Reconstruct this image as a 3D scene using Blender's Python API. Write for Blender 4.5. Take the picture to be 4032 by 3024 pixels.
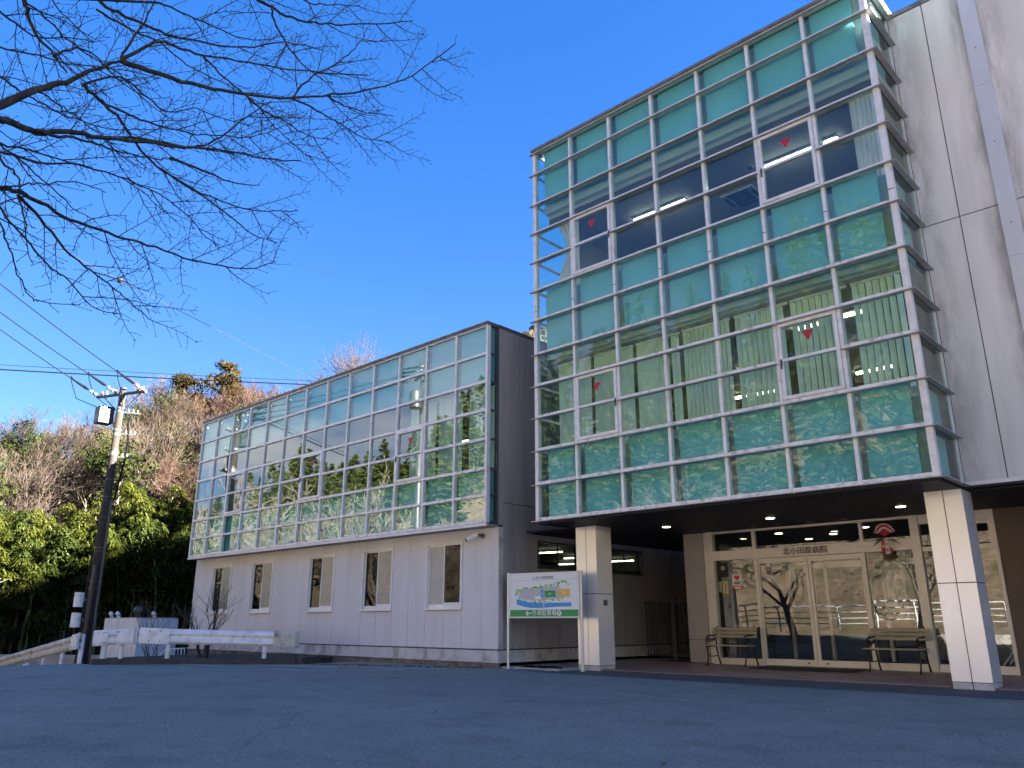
import bpy, math, random
from mathutils import Vector, Matrix, Euler

random.seed(11)
R = math.radians
for o in list(bpy.data.objects):
    bpy.data.objects.remove(o)
scene = bpy.context.scene
C = scene.collection

# ---------------------------------------------------------------- camera
cam_data = bpy.data.cameras.new('camera')
cam_data.sensor_width = 36.0
cam_data.lens = 27.64
cam_data.clip_start = 0.05
cam_data.clip_end = 2000.0
cam = bpy.data.objects.new('camera', cam_data)
C.objects.link(cam)
YAW, PITCH = R(-43.2376), R(16.8832)
cy_, sy_ = math.cos(YAW), math.sin(YAW)
right_ = Vector((cy_, -sy_, 0))
fwd_ = Vector((sy_ * math.cos(PITCH), cy_ * math.cos(PITCH), math.sin(PITCH)))
up_ = right_.cross(fwd_)
m3 = Matrix((right_, up_, -fwd_)).transposed()
cam.matrix_world = Matrix.Translation((11.880, -13.484, 1.0114)) @ m3.to_4x4()
scene.camera = cam

# ---------------------------------------------------------------- sky, sun, exposure
SUN_EL = R(21.0)
SUN_AZ = math.atan2(0.85, 0.53)          # clockwise from +Y
sun_dir = Vector((math.sin(SUN_AZ) * math.cos(SUN_EL), math.cos(SUN_AZ) * math.cos(SUN_EL), math.sin(SUN_EL)))
world = bpy.data.worlds.new("World")
scene.world = world
world.use_nodes = True
wn, wl = world.node_tree.nodes, world.node_tree.links
bg = wn['Background']
sky = wn.new('ShaderNodeTexSky')
sky.sky_type = 'NISHITA'
sky.sun_disc = False
sky.sun_elevation = SUN_EL
sky.sun_rotation = SUN_AZ
sky.altitude = 100.0
sky.air_density = 1.0
sky.dust_density = 0.3
sky.ozone_density = 3.0
hs = wn.new('ShaderNodeHueSaturation')
hs.inputs['Value'].default_value = 0.79
hs.inputs['Saturation'].default_value = 1.80
hs.inputs['Hue'].default_value = 0.525
gm_ = wn.new('ShaderNodeGamma')
gm_.inputs[1].default_value = 0.58
wl.new(sky.outputs[0], gm_.inputs[0])
wl.new(gm_.outputs[0], hs.inputs['Color'])
# clouds low over the ridge across the river, as the annex glass mirrors them
tc = wn.new('ShaderNodeTexCoord')
sx = wn.new('ShaderNodeSeparateXYZ'); wl.new(tc.outputs['Generated'], sx.inputs[0])
def ramp(src, a, b, lo=0.0, hi=1.0):
    q = wn.new('ShaderNodeMapRange'); q.interpolation_type = 'SMOOTHSTEP'
    for k, v in zip(('From Min', 'From Max', 'To Min', 'To Max'), (a, b, lo, hi)): q.inputs[k].default_value = v
    wl.new(src, q.inputs['Value']); return q.outputs[0]
mp_ = wn.new('ShaderNodeMapping'); mp_.inputs['Scale'].default_value = (1, 1, 2.6)
wl.new(tc.outputs['Generated'], mp_.inputs[0])
nz_ = wn.new('ShaderNodeTexNoise'); nz_.inputs['Scale'].default_value = 2.3; nz_.inputs['Detail'].default_value = 7; nz_.inputs['Roughness'].default_value = 0.55
wl.new(mp_.outputs[0], nz_.inputs['Vector'])
def mul(a, b):
    q = wn.new('ShaderNodeMath'); q.operation = 'MULTIPLY'
    wl.new(a, q.inputs[0]); wl.new(b, q.inputs[1]); return q.outputs[0]
cm_ = mul(mul(ramp(nz_.outputs['Fac'], 0.44, 0.62), ramp(sx.outputs['Y'], -0.05, -0.40)), ramp(sx.outputs['Z'], 0.46, 0.14))
cmx = wn.new('ShaderNodeMix'); cmx.data_type = 'RGBA'
wl.new(cm_, cmx.inputs[0]); wl.new(hs.outputs[0], cmx.inputs[6]); cmx.inputs[7].default_value = (3.2, 3.15, 3.1, 1)
wl.new(cmx.outputs[2], bg.inputs[0])
bg.inputs[1].default_value = 0.0505
sun_l = bpy.data.lights.new('sun', 'SUN')
sun_l.energy = 5.0
sun_l.angle = R(0.53)
sun_l.color = (1.0, 0.92, 0.80)
sun_o = bpy.data.objects.new('sun', sun_l)
sun_o.rotation_euler = (-sun_dir).to_track_quat('-Z', 'Y').to_euler()
sun_o.location = (30, 30, 60)
C.objects.link(sun_o)
scene.view_settings.view_transform = 'Standard'
scene.view_settings.look = 'None'
scene.view_settings.exposure = 3.9
scene.view_settings.gamma = 1.0
scene.view_settings.use_curve_mapping = False
scene.render.engine = 'CYCLES'
scene.render.filter_size = 1.15
cyc = scene.cycles
cyc.use_denoising = True
cyc.max_bounces = 7
cyc.diffuse_bounces = 3
cyc.glossy_bounces = 4
cyc.transmission_bounces = 4
cyc.transparent_max_bounces = 24
cyc.caustics_reflective = False
cyc.caustics_refractive = False
cyc.sample_clamp_indirect = 6.0

# ---------------------------------------------------------------- materials
MATS = {}
def mat(name, col, rough=0.6, metal=0.0, var=0.0, scale=3.0, stretch=None, bump=0.0, bscale=60.0, dirt=None, dirt_amt=0.0, dirt_scale=1.0, dirt_stretch=None, spec=0.5, emit=0.0, trans=0.0):
    m = bpy.data.materials.new(name)
    m.use_nodes = True
    n, l = m.node_tree.nodes, m.node_tree.links
    b = n['Principled BSDF']
    b.inputs['Base Color'].default_value = (*col, 1)
    b.inputs['Roughness'].default_value = rough
    b.inputs['Metallic'].default_value = metal
    b.inputs['Specular IOR Level'].default_value = spec
    geo = n.new('ShaderNodeNewGeometry')
    src = None
    def noise(sc, st, detail=5):
        mp = n.new('ShaderNodeMapping')
        mp.inputs['Scale'].default_value = st or (1, 1, 1)
        l.new(geo.outputs['Position'], mp.inputs[0])
        t = n.new('ShaderNodeTexNoise')
        t.inputs['Scale'].default_value = sc
        t.inputs['Detail'].default_value = detail
        l.new(mp.outputs[0], t.inputs['Vector'])
        return t
    if var > 0:
        t = noise(scale, stretch)
        r = n.new('ShaderNodeValToRGB')
        r.color_ramp.elements[0].position = 0.3
        r.color_ramp.elements[1].position = 0.7
        r.color_ramp.elements[0].color = (*[c * (1 - var) for c in col], 1)
        r.color_ramp.elements[1].color = (*[min(1, c * (1 + var)) for c in col], 1)
        l.new(t.outputs['Fac'], r.inputs[0])
        src = r.outputs[0]
    if dirt:
        t = noise(dirt_scale, dirt_stretch, 7)
        r = n.new('ShaderNodeValToRGB')
        r.color_ramp.elements[0].position = 0.48
        r.color_ramp.elements[1].position = 0.72
        r.color_ramp.elements[0].color = (0, 0, 0, 1)
        r.color_ramp.elements[1].color = (dirt_amt,) * 3 + (1,)
        l.new(t.outputs['Fac'], r.inputs[0])
        mx = n.new('ShaderNodeMix')
        mx.data_type = 'RGBA'
        l.new(r.outputs[0], mx.inputs[0])
        if src:
            l.new(src, mx.inputs[6])
        else:
            mx.inputs[6].default_value = (*col, 1)
        mx.inputs[7].default_value = (*dirt, 1)
        src = mx.outputs[2]
    if src:
        l.new(src, b.inputs['Base Color'])
    if bump > 0:
        t = noise(bscale, None, 4)
        bp = n.new('ShaderNodeBump')
        bp.inputs['Strength'].default_value = bump
        bp.inputs['Distance'].default_value = 0.02
        l.new(t.outputs['Fac'], bp.inputs['Height'])
        l.new(bp.outputs[0], b.inputs['Normal'])
    if emit > 0:
        b.inputs['Emission Color'].default_value = (*col, 1)
        b.inputs['Emission Strength'].default_value = emit
    MATS[name] = m
    return m

def leaf_mat(name, c0, c1, trans=0.35, rnd=0.5):
    m = bpy.data.materials.new(name)
    m.use_nodes = True
    n, l = m.node_tree.nodes, m.node_tree.links
    n.remove(n['Principled BSDF'])
    out = n['Material Output']
    geo = n.new('ShaderNodeNewGeometry')
    oi = n.new('ShaderNodeObjectInfo')
    ad = n.new('ShaderNodeMath'); ad.operation = 'MULTIPLY_ADD'
    ad.inputs[1].default_value = 1 - rnd
    mu = n.new('ShaderNodeMath'); mu.operation = 'MULTIPLY'; mu.inputs[1].default_value = rnd
    l.new(oi.outputs['Random'], mu.inputs[0])
    l.new(geo.outputs['Random Per Island'], ad.inputs[0]); l.new(mu.outputs[0], ad.inputs[2])
    r = n.new('ShaderNodeValToRGB')
    r.color_ramp.elements[0].color = (*c0, 1)
    r.color_ramp.elements[1].color = (*c1, 1)
    l.new(ad.outputs[0], r.inputs[0])
    d = n.new('ShaderNodeBsdfDiffuse'); t = n.new('ShaderNodeBsdfTranslucent')
    l.new(r.outputs[0], d.inputs[0]); l.new(r.outputs[0], t.inputs[0])
    mx = n.new('ShaderNodeMixShader'); mx.inputs[0].default_value = trans
    l.new(d.outputs[0], mx.inputs[1]); l.new(t.outputs[0], mx.inputs[2])
    l.new(mx.outputs[0], out.inputs['Surface'])
    MATS[name] = m
    return m

def glass_mat(name, tint, ior=1.7, gain=1.0, base=0.0, wob=0.0, rough=0.0):
    m = bpy.data.materials.new(name)
    m.use_nodes = True
    n, l = m.node_tree.nodes, m.node_tree.links
    n.remove(n['Principled BSDF'])
    out = n['Material Output']
    g0 = n.new('ShaderNodeNewGeometry')
    dt = n.new('ShaderNodeVectorMath'); dt.operation = 'DOT_PRODUCT'
    l.new(g0.outputs['Incoming'], dt.inputs[0]); l.new(g0.outputs['Normal'], dt.inputs[1])
    def mth(op, a_, b_):
        q = n.new('ShaderNodeMath'); q.operation = op; q.use_clamp = op == 'MULTIPLY_ADD'
        for k, v in enumerate((a_, b_)):
            if isinstance(v, (int, float)): q.inputs[k].default_value = v
            else: l.new(v, q.inputs[k])
        return q
    c1 = mth('SUBTRACT', 1.0, mth('ABSOLUTE', dt.outputs['Value'], 0).outputs[0])
    p5 = mth('POWER', c1.outputs[0], 5.0)
    r0 = ((ior - 1) / (ior + 1)) ** 2 * gain + base
    m1 = mth('MULTIPLY_ADD', p5.outputs[0], 1 - r0); m1.inputs[2].default_value = r0
    ma = mth('MULTIPLY', m1.outputs[0], mth('SUBTRACT', 1.0, g0.outputs['Backfacing']).outputs[0])
    tr = n.new('ShaderNodeBsdfTransparent'); tr.inputs[0].default_value = (*tint, 1)
    gl = n.new('ShaderNodeBsdfGlossy'); gl.inputs['Roughness'].default_value = rough
    gl.inputs[0].default_value = (0.92, 0.97, 0.97, 1)
    if wob > 0:
        geo = n.new('ShaderNodeNewGeometry')
        t = n.new('ShaderNodeTexNoise'); t.inputs['Scale'].default_value = 1.6; t.inputs['Detail'].default_value = 1
        l.new(geo.outputs['Position'], t.inputs['Vector'])
        bp = n.new('ShaderNodeBump'); bp.inputs['Strength'].default_value = wob; bp.inputs['Distance'].default_value = 0.02
        l.new(t.outputs['Fac'], bp.inputs['Height'])
        l.new(bp.outputs[0], gl.inputs['Normal'])
    mx = n.new('ShaderNodeMixShader')
    l.new(ma.outputs[0], mx.inputs[0]); l.new(tr.outputs[0], mx.inputs[1]); l.new(gl.outputs[0], mx.inputs[2])
    l.new(mx.outputs[0], out.inputs['Surface'])
    MATS[name] = m
    return m

M = MATS
mat('alu', (0.76, 0.75, 0.78), 0.38, 0.15, var=0.05, scale=2.0, dirt=(0.30, 0.28, 0.26), dirt_amt=0.3, dirt_scale=6.0, dirt_stretch=(1, 1, 1))
mat('alu_sill', (0.78, 0.76, 0.78), 0.45, 0.1, var=0.08, scale=4.0, dirt=(0.12, 0.11, 0.10), dirt_amt=0.6, dirt_scale=14.0, dirt_stretch=(0.6, 1, 1))
mat('alu_fin', (0.42, 0.41, 0.42), 0.45, 0.3, var=0.15, scale=6.0)
mat('alu_warm', (0.64, 0.60, 0.555), 0.40, 0.15, var=0.04, scale=1.5)
mat('alu_dark', (0.10, 0.10, 0.11), 0.4, 0.4)
mat('coping', (0.20, 0.19, 0.19), 0.45, 0.4, var=0.3, scale=5.0)
mat('rubber', (0.02, 0.02, 0.022), 0.7)
mat('teal_board', (0.21, 0.51, 0.54), 0.55, var=0.08, scale=0.8)
mat('slab_edge', (0.48, 0.58, 0.58), 0.7)
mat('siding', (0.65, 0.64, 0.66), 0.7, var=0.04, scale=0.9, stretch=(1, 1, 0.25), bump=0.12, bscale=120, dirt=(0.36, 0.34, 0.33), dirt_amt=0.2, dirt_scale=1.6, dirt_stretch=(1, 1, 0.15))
mat('siding_shaded', (0.34, 0.32, 0.32), 0.75, var=0.10, scale=1.2, stretch=(1, 1, 0.2), bump=0.1, bscale=120, dirt=(0.16, 0.15, 0.15), dirt_amt=0.5, dirt_scale=2.5, dirt_stretch=(1, 1, 0.08))  # siding copy darkened to stand for the gap's shade, plus dark streaks
mat('plinth', (0.56, 0.54, 0.53), 0.8, var=0.12, scale=1.5, dirt=(0.12, 0.11, 0.09), dirt_amt=0.7, dirt_scale=3.5, dirt_stretch=(1, 1, 0.5), bump=0.2)
mat('base_block', (0.19, 0.17, 0.155), 0.9, var=0.3, scale=3, dirt=(0.04, 0.035, 0.03), dirt_amt=0.8, dirt_scale=5)
mat('concrete_panel', (0.72, 0.71, 0.74), 0.75, var=0.10, scale=0.7, stretch=(1, 1, 0.4), bump=0.12, bscale=90, dirt=(0.30, 0.29, 0.28), dirt_amt=0.35, dirt_scale=1.1, dirt_stretch=(1.6, 1, 0.22))
mat('pilaster', (0.64, 0.64, 0.68), 0.4, 0.2, var=0.03)
mat('white_trim', (0.75, 0.74, 0.72), 0.5, var=0.04)
mat('pillar_panel', (0.79, 0.79, 0.81), 0.28, 0.35, var=0.03, scale=1.0, spec=0.6)
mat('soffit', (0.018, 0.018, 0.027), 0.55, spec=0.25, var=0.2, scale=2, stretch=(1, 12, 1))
mat('dark_wall', (0.09, 0.085, 0.085), 0.7, var=0.1, bump=0.1)
mat('stub_wall', (0.34, 0.31, 0.30), 0.65, var=0.06, bump=0.08)
mat('brown_wall', (0.11, 0.075, 0.058), 0.6, var=0.1, bump=0.08)
mat('interior_wall', (0.36, 0.35, 0.33), 0.8)
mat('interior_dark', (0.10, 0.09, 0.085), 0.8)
mat('ceiling_white', (0.42, 0.43, 0.45), 0.85)
mat('carpet', (0.16, 0.15, 0.14), 0.9)
mat('tube_light', (1.0, 0.95, 0.82), 0.5, emit=1.4)
mat('tube_light_low', (1.0, 0.90, 0.62), 0.5, emit=1.3)
mat('lamp_warm', (1.0, 0.84, 0.58), 0.5, emit=2.0)
mat('lamp_off', (0.12, 0.11, 0.11), 0.4)
mat('blind', (0.70, 0.80, 0.73), 0.8, var=0.04)
mat('curtain_cloth', (0.80, 0.76, 0.75), 0.9, var=0.05)
mat('red_mark', (0.42, 0.02, 0.04), 0.5)
mat('steel_letter', (0.13, 0.12, 0.115), 0.4, 0.3)  # darkened so the colour carries the relief shading of the letters
mat('door_mat', (0.03, 0.03, 0.035), 0.95)
mat('wood_slat', (0.34, 0.295, 0.215), 0.6, var=0.2, scale=3, stretch=(0.4, 8, 8))
mat('cast_iron', (0.018, 0.018, 0.02), 0.5, 0.2)
mat('paper_white', (0.72, 0.70, 0.68), 0.8)
mat('paper_yellow', (0.60, 0.50, 0.20), 0.8)
mat('paper_green', (0.30, 0.36, 0.30), 0.8)
mat('ink', (0.012, 0.012, 0.015), 0.7)
mat('ink_gold', (0.55, 0.52, 0.36), 0.6)
mat('red_print', (0.55, 0.03, 0.05), 0.6)
mat('scroll_paper', (0.62, 0.58, 0.55), 0.85)
mat('straw', (0.10, 0.075, 0.04), 0.9, var=0.3, scale=20)
mat('grey_box', (0.07, 0.075, 0.09), 0.5)
mat('sign_white', (0.74, 0.77, 0.80), 0.35)
mat('sign_grey', (0.45, 0.47, 0.52), 0.4)
mat('sign_blue', (0.03, 0.30, 0.65), 0.4)
mat('sign_green', (0.02, 0.30, 0.07), 0.4)
mat('sign_green_light', (0.20, 0.52, 0.12), 0.4)
mat('sign_olive', (0.45, 0.52, 0.18), 0.4)
mat('sign_orange', (0.75, 0.48, 0.12), 0.4)
mat('sign_ink', (0.08, 0.09, 0.10), 0.5)
mat('post_steel', (0.55, 0.55, 0.56), 0.35, 0.4)
mat('rail_white', (0.80, 0.80, 0.81), 0.5, var=0.06, scale=3, dirt=(0.28, 0.26, 0.20), dirt_amt=0.45, dirt_scale=5.0)
mat('rail_old', (0.55, 0.52, 0.44), 0.6, var=0.1, scale=3, dirt=(0.12, 0.11, 0.08), dirt_amt=0.7, dirt_scale=4.0)
mat('bolt', (0.06, 0.06, 0.07), 0.5, 0.5)
mat('pole_concrete', (0.034, 0.026, 0.020), 0.85, var=0.2, scale=4, stretch=(1, 1, 0.2), bump=0.2)
mat('galvanised', (0.09, 0.09, 0.095), 0.45, 0.4, var=0.1)
mat('switch_grey', (0.035, 0.036, 0.038), 0.5)
mat('porcelain', (0.22, 0.215, 0.205), 0.25)
mat('cable_black', (0.006, 0.006, 0.008), 0.9, spec=0.05)
mat('cable_white', (0.035, 0.038, 0.042), 0.8, spec=0.1)
mat('black_pipe', (0.02, 0.02, 0.025), 0.4)
mat('box_concrete', (0.80, 0.79, 0.77), 0.85, var=0.08, dirt=(0.35, 0.33, 0.30), dirt_amt=0.45, dirt_scale=1.2, dirt_stretch=(3, 3, 0.25))
mat('low_concrete', (0.42, 0.40, 0.37), 0.9, var=0.15, dirt=(0.14, 0.13, 0.11), dirt_amt=0.6, dirt_scale=2)
mat('kerb_stone', (0.055, 0.055, 0.055), 0.9, var=0.3, scale=5, bump=0.3)
mat('soil', (0.035, 0.028, 0.02), 0.95, var=0.4, scale=6, bump=0.6, bscale=25)
mat('bark_dark', (0.035, 0.028, 0.024), 0.9, var=0.35, scale=14, bump=0.6, bscale=60, dirt=(0.10, 0.11, 0.075), dirt_amt=0.5, dirt_scale=9)
mat('bark_light', (0.15, 0.125, 0.10), 0.9, var=0.25, scale=6)
mat('bark_red', (0.055, 0.026, 0.017), 0.9, var=0.3, scale=1.0)
mat('bark_grey', (0.042, 0.029, 0.020), 0.9, var=0.3, scale=1.0)
mat('bark_trunk', (0.10, 0.08, 0.06), 0.9, var=0.3, scale=3)
mat('culm', (0.16, 0.19, 0.07), 0.6, var=0.3, scale=2)
leaf_mat('bamboo_leaf', (0.022, 0.034, 0.007), (0.092, 0.100, 0.019), 0.42, 0.35)
leaf_mat('bamboo_leaf_dark', (0.012, 0.022, 0.008), (0.058, 0.072, 0.016), 0.35, 0.35)
leaf_mat('evergreen_leaf', (0.010, 0.020, 0.007), (0.058, 0.066, 0.02), 0.25, 0.4)
leaf_mat('cedar_leaf', (0.022, 0.042, 0.014), (0.105, 0.125, 0.045), 0.2, 0.4)
leaf_mat('cedar_brown', (0.016, 0.02, 0.007), (0.075, 0.048, 0.016), 0.2, 0.3)
leaf_mat('brush_leaf', (0.02, 0.022, 0.01), (0.10, 0.07, 0.036), 0.2, 0.2)
leaf_mat('dry_leaf', (0.11, 0.08, 0.05), (0.23, 0.165, 0.105), 0.2, 0.2)
leaf_mat('grey_leaf', (0.05, 0.045, 0.035), (0.15, 0.13, 0.10), 0.2, 0.3)
leaf_mat('moss', (0.012, 0.02, 0.006), (0.04, 0.05, 0.015), 0.1, 0.1)
glass_mat('glass', (0.86, 0.955, 0.94), 1.62, 1.15, 0.012, wob=0.010)
glass_mat('glass_annex', (0.83, 0.93, 0.91), 1.7, 1.3, 0.08, wob=0.014)
glass_mat('glass_door', (0.85, 0.86, 0.85), 1.6, 1.2, 0.02, wob=0.015)
glass_mat('glass_dark', (0.35, 0.36, 0.36), 1.45, 0.8, 0.0)
mat('glass_frost', (0.27, 0.27, 0.245), 0.22, var=0.12, scale=6, bump=0.1, bscale=200)
mat('glass_frost_pale', (0.46, 0.45, 0.40), 0.25, var=0.25, scale=40, bump=0.4, bscale=120)

def soot(name, bands):
    m = M[name]
    n, l = m.node_tree.nodes, m.node_tree.links
    b = n['Principled BSDF']
    geo = n.new('ShaderNodeNewGeometry')
    sp = n.new('ShaderNodeSeparateXYZ'); l.new(geo.outputs['Position'], sp.inputs[0])
    mp = n.new('ShaderNodeMapping'); mp.inputs['Scale'].default_value = (2.4, 1, 0.55)
    l.new(geo.outputs['Position'], mp.inputs[0])
    t = n.new('ShaderNodeTexNoise'); t.inputs['Scale'].default_value = 1.3; t.inputs['Detail'].default_value = 8; t.inputs['Roughness'].default_value = 0.65
    l.new(mp.outputs[0], t.inputs['Vector'])
    tot = None
    for x0, x1 in bands:
        q = n.new('ShaderNodeMapRange'); q.interpolation_type = 'SMOOTHSTEP'
        q.inputs['From Min'].default_value = x0; q.inputs['From Max'].default_value = x1
        q.inputs['To Min'].default_value = 1; q.inputs['To Max'].default_value = 0
        l.new(sp.outputs['X'], q.inputs['Value'])
        s_ = n.new('ShaderNodeMath'); s_.operation = 'GREATER_THAN' if x1 > x0 else 'LESS_THAN'; s_.inputs[1].default_value = x0
        l.new(sp.outputs['X'], s_.inputs[0])
        k = n.new('ShaderNodeMath'); k.operation = 'MULTIPLY'; l.new(q.outputs[0], k.inputs[0]); l.new(s_.outputs[0], k.inputs[1])
        if tot is None: tot = k.outputs[0]
        else:
            a = n.new('ShaderNodeMath'); a.operation = 'MAXIMUM'; l.new(tot, a.inputs[0]); l.new(k.outputs[0], a.inputs[1]); tot = a.outputs[0]
    r = n.new('ShaderNodeMapRange'); r.inputs['From Min'].default_value = 0.40; r.inputs['From Max'].default_value = 0.66; r.clamp = True
    l.new(t.outputs['Fac'], r.inputs['Value'])
    k = n.new('ShaderNodeMath'); k.operation = 'MULTIPLY'; l.new(tot, k.inputs[0]); l.new(r.outputs[0], k.inputs[1])
    k2 = n.new('ShaderNodeMath'); k2.operation = 'MULTIPLY'; l.new(k.outputs[0], k2.inputs[0]); k2.inputs[1].default_value = 0.66
    mx = n.new('ShaderNodeMix'); mx.data_type = 'RGBA'
    src = b.inputs['Base Color'].links[0].from_socket
    l.new(k2.outputs[0], mx.inputs[0]); l.new(src, mx.inputs[6]); mx.inputs[7].default_value = (0.12, 0.115, 0.11, 1)
    l.new(mx.outputs[2], b.inputs['Base Color'])
soot('concrete_panel', [(8.42, 9.0), (9.70, 9.30), (9.95, 10.5)])

def asphalt():
    m = bpy.data.materials.new('asphalt')
    m.use_nodes = True
    n, l = m.node_tree.nodes, m.node_tree.links
    b = n['Principled BSDF']
    geo = n.new('ShaderNodeNewGeometry')
    def nz(sc, det=6, rough=0.6):
        t = n.new('ShaderNodeTexNoise'); t.inputs['Scale'].default_value = sc; t.inputs['Detail'].default_value = det
        t.inputs['Roughness'].default_value = rough
        l.new(geo.outputs['Position'], t.inputs['Vector']); return t
    big = nz(0.35); fine = nz(24, 6, 0.85); mid = nz(2.5, 8, 0.7)
    vo = n.new('ShaderNodeTexVoronoi'); vo.inputs['Scale'].default_value = 24
    l.new(geo.outputs['Position'], vo.inputs['Vector'])
    r1 = n.new('ShaderNodeValToRGB')
    e = r1.color_ramp.elements
    e[0].position = 0.32; e[0].color = (0.205, 0.190, 0.150, 1)
    e[1].position = 0.68; e[1].color = (0.325, 0.300, 0.238, 1)
    ad = n.new('ShaderNodeMath'); ad.operation = 'MULTIPLY_ADD'; ad.inputs[1].default_value = 0.45
    l.new(big.outputs['Fac'], ad.inputs[0])
    mu = n.new('ShaderNodeMath'); mu.operation = 'MULTIPLY'; mu.inputs[1].default_value = 0.55
    l.new(mid.outputs['Fac'], mu.inputs[0]); l.new(mu.outputs[0], ad.inputs[2])
    l.new(ad.outputs[0], r1.inputs[0])
    r2 = n.new('ShaderNodeValToRGB')
    e = r2.color_ramp.elements
    e[0].position = 0.35; e[0].color = (0.50, 0.50, 0.50, 1)
    e[1].position = 0.72; e[1].color = (1.70, 1.68, 1.62, 1)
    l.new(fine.outputs['Fac'], r2.inputs[0])
    mx = n.new('ShaderNodeMix'); mx.data_type = 'RGBA'; mx.blend_type = 'MULTIPLY'; mx.inputs[0].default_value = 1.0
    l.new(r1.outputs[0], mx.inputs[6]); l.new(r2.outputs[0], mx.inputs[7])
    # sparse pale chips of aggregate
    r3 = n.new('ShaderNodeValToRGB')
    e = r3.color_ramp.elements
    e[0].position = 0.0; e[0].color = (1, 1, 1, 1)
    e[1].position = 0.26; e[1].color = (0, 0, 0, 1)
    l.new(vo.outputs['Distance'], r3.inputs[0])
    gt = n.new('ShaderNodeMath'); gt.operation = 'GREATER_THAN'; gt.inputs[1].default_value = 0.88
    sp = n.new('ShaderNodeSeparateColor'); l.new(vo.outputs['Color'], sp.inputs[0]); l.new(sp.outputs[0], gt.inputs[0])
    mm = n.new('ShaderNodeMath'); mm.operation = 'MULTIPLY'
    l.new(r3.outputs[0], mm.inputs[0]); l.new(gt.outputs[0], mm.inputs[1])
    m2 = n.new('ShaderNodeMix'); m2.data_type = 'RGBA'
    l.new(mm.outputs[0], m2.inputs[0]); l.new(mx.outputs[2], m2.inputs[6]); m2.inputs[7].default_value = (0.42, 0.41, 0.39, 1)
    nw = nz(1.1, 3)
    wv = n.new('ShaderNodeMix'); wv.data_type = 'RGBA'; wv.blend_type = 'ADD'; wv.inputs[0].default_value = 0.5
    l.new(geo.outputs['Position'], wv.inputs[6]); l.new(nw.outputs['Color'], wv.inputs[7])
    vc = n.new('ShaderNodeTexVoronoi'); vc.feature = 'DISTANCE_TO_EDGE'; vc.inputs['Scale'].default_value = 0.16
    l.new(wv.outputs[2], vc.inputs['Vector'])
    rc = n.new('ShaderNodeValToRGB')
    e = rc.color_ramp.elements
    e[0].position = 0.0; e[0].color = (0.74, 0.74, 0.74, 1)
    e[1].position = 0.004; e[1].color = (1, 1, 1, 1)
    l.new(vc.outputs['Distance'], rc.inputs[0])
    st = nz(0.9, 5, 0.65)
    rs = n.new('ShaderNodeValToRGB')
    e = rs.color_ramp.elements
    e[0].position = 0.36; e[0].color = (0.80, 0.80, 0.80, 1)
    e[1].position = 0.46; e[1].color = (1, 1, 1, 1)
    l.new(st.outputs['Fac'], rs.inputs[0])
    mc = n.new('ShaderNodeMix'); mc.data_type = 'RGBA'; mc.blend_type = 'MULTIPLY'; mc.inputs[0].default_value = 1.0
    l.new(m2.outputs[2], mc.inputs[6]); l.new(rc.outputs[0], mc.inputs[7])
    md = n.new('ShaderNodeMix'); md.data_type = 'RGBA'; md.blend_type = 'MULTIPLY'; md.inputs[0].default_value = 1.0
    l.new(mc.outputs[2], md.inputs[6]); l.new(rs.outputs[0], md.inputs[7])
    l.new(md.outputs[2], b.inputs['Base Color'])
    b.inputs['Roughness'].default_value = 0.85
    bp = n.new('ShaderNodeBump'); bp.inputs['Strength'].default_value = 0.55; bp.inputs['Distance'].default_value = 0.012
    l.new(fine.outputs['Fac'], bp.inputs['Height']); l.new(bp.outputs[0], b.inputs['Normal'])
    M['asphalt'] = m
asphalt()
mat('asphalt_strip', (0.10, 0.095, 0.085), 0.8, var=0.25, scale=3, bump=0.4, bscale=60)
mat('paint_worn', (0.68, 0.69, 0.70), 0.7, var=0.12, scale=6, dirt=(0.16, 0.15, 0.14), dirt_amt=0.75, dirt_scale=9)
mat('tile', (0.33, 0.225, 0.19), 0.42, var=0.16, scale=1.4)
mat('grout', (0.10, 0.08, 0.07), 0.9)
mat('hill_ground', (0.055, 0.038, 0.022), 0.95, var=0.45, scale=0.35, dirt=(0.03, 0.035, 0.014), dirt_amt=0.8, dirt_scale=0.12)
mat('dry_ground', (0.17, 0.125, 0.085), 0.95, var=0.40, scale=1.6, dirt=(0.07, 0.075, 0.035), dirt_amt=0.75, dirt_scale=0.45, bump=1.0, bscale=4)
mat('water', (0.02, 0.03, 0.03), 0.08)

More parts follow.
